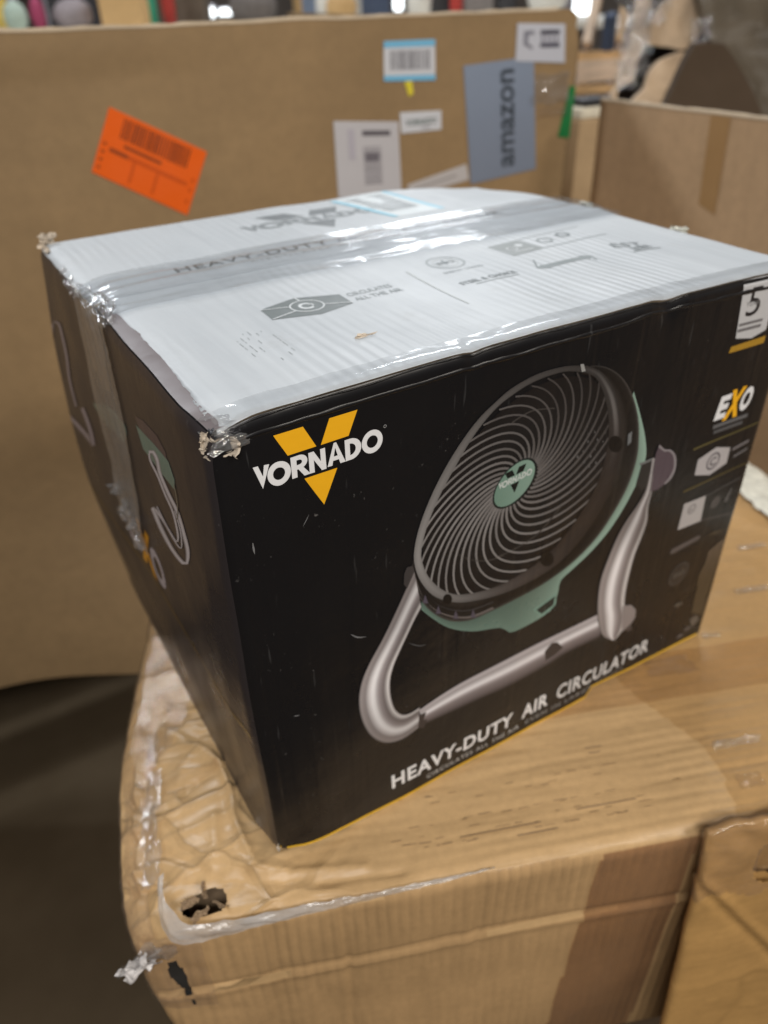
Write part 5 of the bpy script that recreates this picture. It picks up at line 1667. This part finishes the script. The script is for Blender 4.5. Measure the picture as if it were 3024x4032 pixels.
# ------------------------------------------------------------------ floor and background of the warehouse
FLOOR = -0.62
k = NT('concrete_floor')
v = k.coord()
n1 = k.noise(v, 1.6, 5, 0.6); n2 = k.noise(v, 30, 4, 0.6)
c = k.mixc(k.ramp(n1, [(0.35, 0.0), (0.7, 1.0)]), (0.055, 0.040, 0.024), (0.105, 0.080, 0.052))  # dark colour also carries the shade between the bins
c = k.mixc(k.math('MULTIPLY', n2, 0.3), c, (0.05, 0.035, 0.02))
k.base(c); k.set(0.95, 0.05); k.normal(k.bump(n2, 0.2, 0.002))
M['floor'] = k.m
o = mesh('floor', [(-12, -8, FLOOR), (14, -8, FLOOR), (14, 16, FLOOR), (-12, 16, FLOOR)], [[0, 1, 2, 3]], M['floor'], smooth=False); tag(o, kind='structure')
M['wallp'] = plain('warehouse_wall', (0.20, 0.18, 0.165), 0.8, 0.2, var=0.2, scale=1.5, bump=0.05)
o = boxmesh('back_wall', (1, 13, FLOOR), 26, 0.2, 5.0, M['wallp'], bev=0.01); tag(o, kind='structure')

# pallets under the bins (dark in the shade) and under the lower carton
def pallet(loc, rz, sx, sy, label, boards=7, mat=None, h=0.12):
    mat = mat or M['wood']
    p = empty('wooden_pallet', loc, rz, label=label, cat='pallet')
    for k_ in range(boards):
        y = -sy / 2 + sy * (k_ + 0.5) / boards
        b_ = boxmesh('plank', (0, y, h - 0.018), sx, sy / boards * 0.72, 0.018, mat, p, bev=0.002)
    for k_ in range(3):
        boxmesh('stringer', (0 if 0 else -sx / 2 + 0.03 + (sx - 0.06) * k_ / 2, 0, 0.0), 0.04, sy, h - 0.0185, mat, p, bev=0.002)
    return p
M['wood_shaded'] = plain('shaded_pallet_wood', (0.15, 0.10, 0.055), 0.8, 0.2, var=0.3, scale=12, bump=0.3)  # pallet wood coloured darker for the shade under the bins
pallet((0.1, 1.42, FLOOR), 0.0, 1.9, 1.2, 'dark wooden pallet in the shade under the tall cardboard bin', 8, M['wood_shaded'], 0.148)
pallet((1.5, 0.1, FLOOR), math.pi / 2, 1.15, 1.05, 'wooden pallet under the lower cardboard bin at the right', 7, M['wood_shaded'], 0.148)
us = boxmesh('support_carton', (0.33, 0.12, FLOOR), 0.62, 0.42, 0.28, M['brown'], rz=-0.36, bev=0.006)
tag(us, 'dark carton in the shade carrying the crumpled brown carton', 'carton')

# right-hand background: wood on pallets, torn wrapped carton, dark cartons
def slat_between(name, p0, p1, t, wdt, mat, parent=None):
    """board from p0 to p1 in the plane facing roughly the aisle"""
    a, b = Vector(p0), Vector(p1); d = b - a; L_ = d.length
    bm = bmesh.new(); bmesh.ops.create_cube(bm, size=1)
    for v in bm.verts: v.co = Vector((v.co.x * L_, v.co.y * t, v.co.z * wdt))
    bmesh.ops.bevel(bm, geom=bm.edges[:], offset=0.003, segments=2, affect='EDGES')
    me = bpy.data.meshes.new(name); bm.to_mesh(me); bm.free()
    o = bpy.data.objects.new(name, me); COL.objects.link(o); me.materials.append(mat)
    x = d.normalized(); y = Vector((0, 0, 1)).cross(x)
    if y.length < 0.1: y = Vector((0, 1, 0))
    y.normalize(); zv = x.cross(y)
    m = Matrix((x, y, zv)).transposed().to_4x4(); m.translation = (a + b) / 2
    o.matrix_world = m
    if parent:
        o.parent = parent; o.matrix_parent_inverse = Matrix.Translation(parent.location).inverted()
    return o
dd = 2.6
base = at(2380, 260, dd); base.z = FLOOR
crate = empty('wooden_crate', base, label='pale wooden crate with slanting boards behind the tall bin at upper right', cat='crate')
for (p, q, w_, m_) in (((2250, 225), (2520, 215), .030, 'wood'), ((2250, 265), (2520, 245), .035, 'wood2'), ((2270, 310), (2500, 285), .030, 'wood2'), ((2260, 355), (2480, 345), .026, 'wood'),
                       ((2310, 180), (2360, -40), .035, 'wood2'), ((2440, 180), (2470, -40), .05, 'wood')):
    slat_between('board', at(*p, dd), at(*q, dd), 0.03, w_, M[m_], crate)
# legs down to the ground
for px in (2290, 2460):
    p = at(px, 220, dd + 0.03); slat_between('post', p, (p.x, p.y, FLOOR), 0.05, 0.05, M['wood2'], crate)
bb = at(2400, 130, dd - 0.03)
dl_ = boxmesh('hand_tool', (bb.x, bb.y, bb.z - 0.05), 0.045, 0.03, 0.11, M['navy'], rz=0.3); dl_.rotation_euler = (0.1, -0.25, 0.3)
tag(dl_, 'dark blue grey tool hanging on the pale crate boards', 'tool')

def outline_solid(name, pts, depth, th, mat, parent=None, wob=0.0, seed=0, label=None, cat=None, grow=0.0, n=5, to_floor=False):
    """solid with a measured silhouette, its own distance and real thickness"""
    P = [Vector(p) for p in (catmull(pts, 3, True) if n == 5 else pts)]
    sh = Sheet(); sh.poly([(p.x, -p.y) for p in P], (1, 1, 1), 28)
    bm = bmesh.new()
    vv = [bm.verts.new((x, y, 0)) for x, y in sh.v]
    for f in sh.f:
        try: bm.faces.new([vv[i] for i in f])
        except ValueError: pass
    bmesh.ops.remove_doubles(bm, verts=bm.verts, dist=0.01)
    geo = bmesh.ops.extrude_face_region(bm, geom=bm.faces[:])
    for g in geo['geom']:
        if isinstance(g, bmesh.types.BMVert): g.co.z = 1.0
    for v in bm.verts:
        x, y, t = v.co
        p = at(x, -y, depth)
        bul = wob * (noise.noise(p * 9 + Vector((seed, 0, 0))) + 0.6 * noise.noise(p * 25 + Vector((seed, 4, 0))))
        dirv = Vector((f_.x, f_.y, 0)).normalized()
        v.co = p - dirv * bul + dirv * (th if t < 0.5 else 0)
    bmesh.ops.recalc_face_normals(bm, faces=bm.faces)
    me = bpy.data.meshes.new(name); bm.to_mesh(me); bm.free()
    o = link(name, me, mat, parent, smooth=False)
    if label: tag(o, label, cat)
    return o
M['tan_torn'] = plain('torn_tan_board', (0.52, 0.38, 0.25), 0.6, 0.4, var=0.2, scale=9, bump=0.4)
M['hollow'] = plain('hollow_shade', (0.012, 0.006, 0.003), 0.8, 0.2)
wp = at(2560, 200, 1.75); wp.z = FLOOR
pile = empty('torn_wrapped_carton', wp, label='torn tan carton in crumpled clear film behind the low bin at upper right', cat='carton')
def inv(o, par):
    o.parent = par; o.matrix_parent_inverse = Matrix.Translation(par.location).inverted(); return o
inv(outline_solid('carton_side', [(2420, -60), (2820, -60), (2790, 160), (2740, 210), (2690, 230), (2680, 420), (2480, 440), (2420, 380), (2490, 260), (2530, 120)], 1.86, 0.02, M['hollow'], wob=0.01, seed=1), pile)  # near-black sheet painted as the shade inside the torn opening
inv(outline_solid('torn_flap', [(2565, 90), (2600, 40), (2700, -50), (2800, -60), (2780, 60), (2740, 150), (2690, 195), (2630, 185), (2545, 170)], 1.80, 0.02, M['tan_torn'], wob=0.02, seed=2), pile)
inv(outline_solid('torn_flap', [(2480, 420), (2530, 350), (2560, 280), (2610, 235), (2700, 205), (2690, 260), (2660, 340), (2640, 420)], 1.78, 0.02, M['tan_torn'], wob=0.02, seed=5), pile)
inv(outline_solid('torn_flap', [(2400, 390), (2450, 310), (2480, 180), (2500, 60), (2520, -40), (2560, -60), (2560, 60), (2535, 170), (2510, 250), (2490, 320), (2440, 350), (2420, 420)], 1.79, 0.02, M['tan_torn'], wob=0.02, seed=8), pile)
for k_, (px, py, sz) in enumerate(((2500, 30, .05), (2510, 130, .045), (2490, 220, .04), (2570, 20, .04), (2760, 120, .03), (2470, 290, .03))):
    inv(crumple('clear_film', at(px, py, 1.72), r_, -d_, sz * .8, sz * 1.1, .018, M['wrap'], None, 100 + k_, 18), pile)
# dark brown cartons, upper right
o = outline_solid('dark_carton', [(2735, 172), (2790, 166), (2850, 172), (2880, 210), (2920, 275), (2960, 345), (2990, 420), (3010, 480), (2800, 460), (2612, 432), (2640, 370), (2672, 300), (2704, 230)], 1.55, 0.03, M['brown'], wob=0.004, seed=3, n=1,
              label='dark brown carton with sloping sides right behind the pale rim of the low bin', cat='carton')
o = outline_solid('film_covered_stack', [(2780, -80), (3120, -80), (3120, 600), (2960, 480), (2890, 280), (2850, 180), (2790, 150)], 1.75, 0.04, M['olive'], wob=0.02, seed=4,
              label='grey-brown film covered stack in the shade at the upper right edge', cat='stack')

# far row along the top of the tall bin: shelf with odds and ends, about 3 m away
SD = 3.2
def row(px): return at(px, 118 - px * 0.040 + 35, SD)
a, b = at(-900, 170, SD), at(2700, 40, SD)
zt = 0.385
def on_row(px, back=0.0):
    """ground position below a measured direction, on the far table line"""
    p = at(px, 60, SD + back); return Vector((p.x, p.y, 0))
tbl = empty('long_table', (0, 0, 0), label='long pale table of goods far behind the tall cardboard bin', cat='table')
p0, p1 = on_row(-1200), on_row(2500)
ctr = (p0 + p1) / 2; ang = math.atan2((p1 - p0).y, (p1 - p0).x); ln = (p1 - p0).length
tbl.location = (ctr.x, ctr.y, FLOOR); tbl.rotation_euler = (0, 0, ang)
boxmesh('table_top', (0, 0.25, zt - FLOOR - 0.03), ln, 0.8, 0.03, M['cream'], tbl)
for sx_ in (-0.48, -0.16, 0.16, 0.48):
    for sy_ in (-0.1, 0.6): boxmesh('leg', (sx_ * ln, sy_, 0), 0.05, 0.05, zt - FLOOR - 0.031, M['steel'], tbl)

def item(name, px, wpx, hpx, mat, label, cat, back=0.1, kind='box', rz=None):
    p = on_row(px, back); s_ = (SD + back) / F_PX
    w_, h_ = wpx * s_, hpx * s_
    rz = ang if rz is None else rz
    if kind == 'box':
        o = empty(name, (p.x, p.y, zt + 0.0005), rz, label=label, cat=cat)
        boxmesh('body', (0, 0, 0), w_, w_ * 0.7, h_, mat, o, bev=0.006)
        boxmesh('lid', (0, 0, h_ + 0.0004), w_ * 1.03, w_ * 0.73, max(0.006, h_ * 0.08), mat, o, bev=0.003)
        return o
    if kind == 'bottle': prof = [(0.0, 0), (0.5, 0), (0.5, 0.62), (0.42, 0.74), (0.18, 0.82), (0.18, 1.0), (0, 1.0)]
    elif kind == 'ball': prof = [(0.0, 0)] + [(0.5 * math.sin(math.pi * t / 10), 0.5 - 0.5 * math.cos(math.pi * t / 10)) for t in range(1, 10)] + [(0, 1)]
    elif kind == 'post': prof = [(0, 0), (0.8, 0), (0.8, 0.01), (0.5, 0.02), (0.5, 1), (0, 1)]
    else: prof = [(0, 0), (0.42, 0), (0.5, 0.3), (0.5, 0.8), (0.44, 1), (0, 1)]
    vs = []; fs = []; N = 20
    for (r, h) in prof:
        for i in range(N):
            a_ = 2 * math.pi * i / N
            rr = r * w_ * (1 + (0.12 * noise.noise(Vector((i, h * 3, px))) if kind in ('ball', 'sack') else 0))
            vs.append((rr * math.cos(a_), rr * math.sin(a_), h * h_))
    for k_ in range(len(prof) - 1):
        for i in range(N):
            fs.append([k_ * N + i, k_ * N + (i + 1) % N, (k_ + 1) * N + (i + 1) % N, (k_ + 1) * N + i])
    o = mesh(name, vs, fs, mat); o.location = (p.x, p.y, zt + 0.0005)
    tag(o, label, cat)
    return o
item('yellow_tub', 5, 60, 190, M['yelp'], 'yellow tub at the far left end of the far table', 'tub', 0.15, 'can')
item('mint_bag', 60, 90, 110, M['mint'], 'mint green bag slumped at the left of the far table', 'bag', 0.0, 'ball')
item('magenta_bundle', 150, 56, 120, M['mag'], 'magenta bundle beside the mint green bag', 'bundle', 0.05, 'ball')
item('grey_bag', 290, 150, 110, plain('grey_cloth', (0.30, 0.26, 0.27), .7, .3), 'grey bag between the magenta bundle and the tan box', 'bag', 0.1, 'ball')
item('black_case', 235, 70, 160, M['dark'], 'black case behind the magenta bundle', 'case', 0.35)
item('black_case', 365, 66, 175, M['dark'], 'black case just left of the tan box', 'case', 0.35)
item('tan_box', 495, 165, 155, M['tan'], 'open tan carton standing on the far table under a red board', 'carton', 0.1)
item('green_bottle', 592, 52, 215, M['greenp'], 'bright green bottle right of the tan carton', 'bottle', 0.2, 'bottle')
item('red_can', 668, 50, 190, M['redp'], 'red can to the right of the green bottle', 'can', 0.3, 'can')
item('dark_bin', 720, 200, 130, plain('umber_board', (0.13, .10, .075), .8, .2), 'dark brown box right of the red can', 'box', 0.45)
item('white_bucket', 1290, 90, 165, M['cream'], 'white bucket beside the blue cloth bale on the far table', 'bucket', 0.2, 'can')
item('grey_sack', 1000, 190, 120, plain('grey_sack_cloth', (0.16, .14, .13), .8, .2), 'dark grey sack in the middle of the far table', 'sack', 0.3, 'ball')
item('blue_bale', 1250, 110, 170, plain('blue_cloth', (0.18, .22, .30), .7, .3), 'blue grey cloth bale behind the tan loaf-shaped parcel', 'bale', 0.45)
item('tan_parcel', 1345, 120, 115, M['tan'], 'rounded tan parcel in front of the blue cloth bale', 'parcel', 0.05, 'ball')
item('navy_box', 1480, 110, 190, M['navy'], 'navy box left of the cream drum', 'box', 0.3)
item('cream_drum', 1650, 95, 190, M['cream'], 'tall cream drum between two navy boxes', 'drum', 0.2, 'can')
item('navy_box', 1735, 80, 190, M['dark'], 'almost black box just right of the cream drum', 'box', 0.3)
item('red_can', 1795, 50, 170, M['redp'], 'red canister right of the cream drum', 'can', 0.2, 'can')
item('grey_box', 1880, 110, 180, plain('grey_board', (0.24, .22, .21), .7, .3), 'mid grey box right of the red canister', 'box', 0.3)
item('black_case', 1990, 70, 190, M['dark'], 'black case near the right end of the far table', 'case', 0.3)
item('white_bag', 2150, 160, 170, M['cream'], 'white bag at the right end of the far table', 'bag', 0.15, 'ball')
for k_, (px, wp_, mt, lb) in enumerate(((60, 34, 'steel', 'leftmost grey steel post behind the yellow tub'), (200, 34, 'steel', 'pale steel post behind the magenta bundle'), (1178, 34, 'tan', 'tan wooden post behind the sack'), (1420, 40, 'cream', 'white steel post left of the navy box'), (2215, 50, 'steel', 'grey steel post at the right end of the far table'), (330, 26, 'steel', 'thin grey post left of the tan carton'))):
    p = on_row(px, 1.0)
    s_ = (SD + 1) / F_PX
    o = boxmesh('upright_post', (p.x, p.y, FLOOR), wp_ * s_, wp_ * s_, 2.4, M[mt] if mt in M else M['steel'], bev=0.006)
    tag(o, lb, 'post', 'uprights behind the far table')
rb_ = boxmesh('red_board', (on_row(480, .5).x, on_row(480, .5).y, zt), 0.12, 0.05, 0.36, M['redp'])
tag(rb_, 'red board rising behind the tan carton', 'board')
dkc = boxmesh('long_dark_rack', (on_row(900, 2).x, on_row(900, 2).y, FLOOR), 9.0, 0.5, 1.45, plain('rack_shade', (0.10, .085, .075), .8, .2), rz=ang)
tag(dkc, 'long dark storage rack across the background', 'rack')

# lit lamps seen low over the bin
def emis(name, col, st):
    k = NT(name); k.base((0.8, 0.8, 0.8)); k.b.inputs['Emission Color'].default_value = (*col, 1); k.b.inputs['Emission Strength'].default_value = st
    return k.m
E1 = emis('warm_lamp', (1.0, 0.92, 0.62), 3.5); E2 = emis('white_lamp', (0.92, 0.98, 1.0), 3.2)
for (px, py, wd, hg, m_, lb) in ((360, 2, 62, 26, E1, 'round warm lamp glowing left of the tan carton'), (800, 50, 88, 34, E2, 'white strip lamp right of the red can'), (806, 4, 34, 26, E2, 'small white lamp above the strip lamp'),
                              (890, 48, 50, 22, E2, 'dimmer short strip lamp beside the white strip lamp'), (1340, 8, 80, 36, E2, 'white lamp above the rounded tan parcel'), (1568, 14, 34, 48, E2, 'white lamp left of the cream drum'), (2290, 25, 60, 90, E2, 'tall white lamp at the right end of the tall bin')):
    dp = 4.6
    p = at(px, py, dp); s_ = dp / F_PX
    o = boxmesh('lamp', (p.x, p.y, p.z - hg * s_ / 2), wd * s_, 0.06, hg * s_, m_, rz=ang, bev=0.02)
    tag(o, lb, 'lamp')
    hg_ = boxmesh('lamp_housing', (0, 0.035, hg * s_ * 0.9), wd * s_ * 1.04, 0.05, hg * s_ * 0.35, M['steel'], o, bev=0.006)
print('tris', sum(len(o.data.polygons) for o in bpy.data.objects if o.type == 'MESH'))
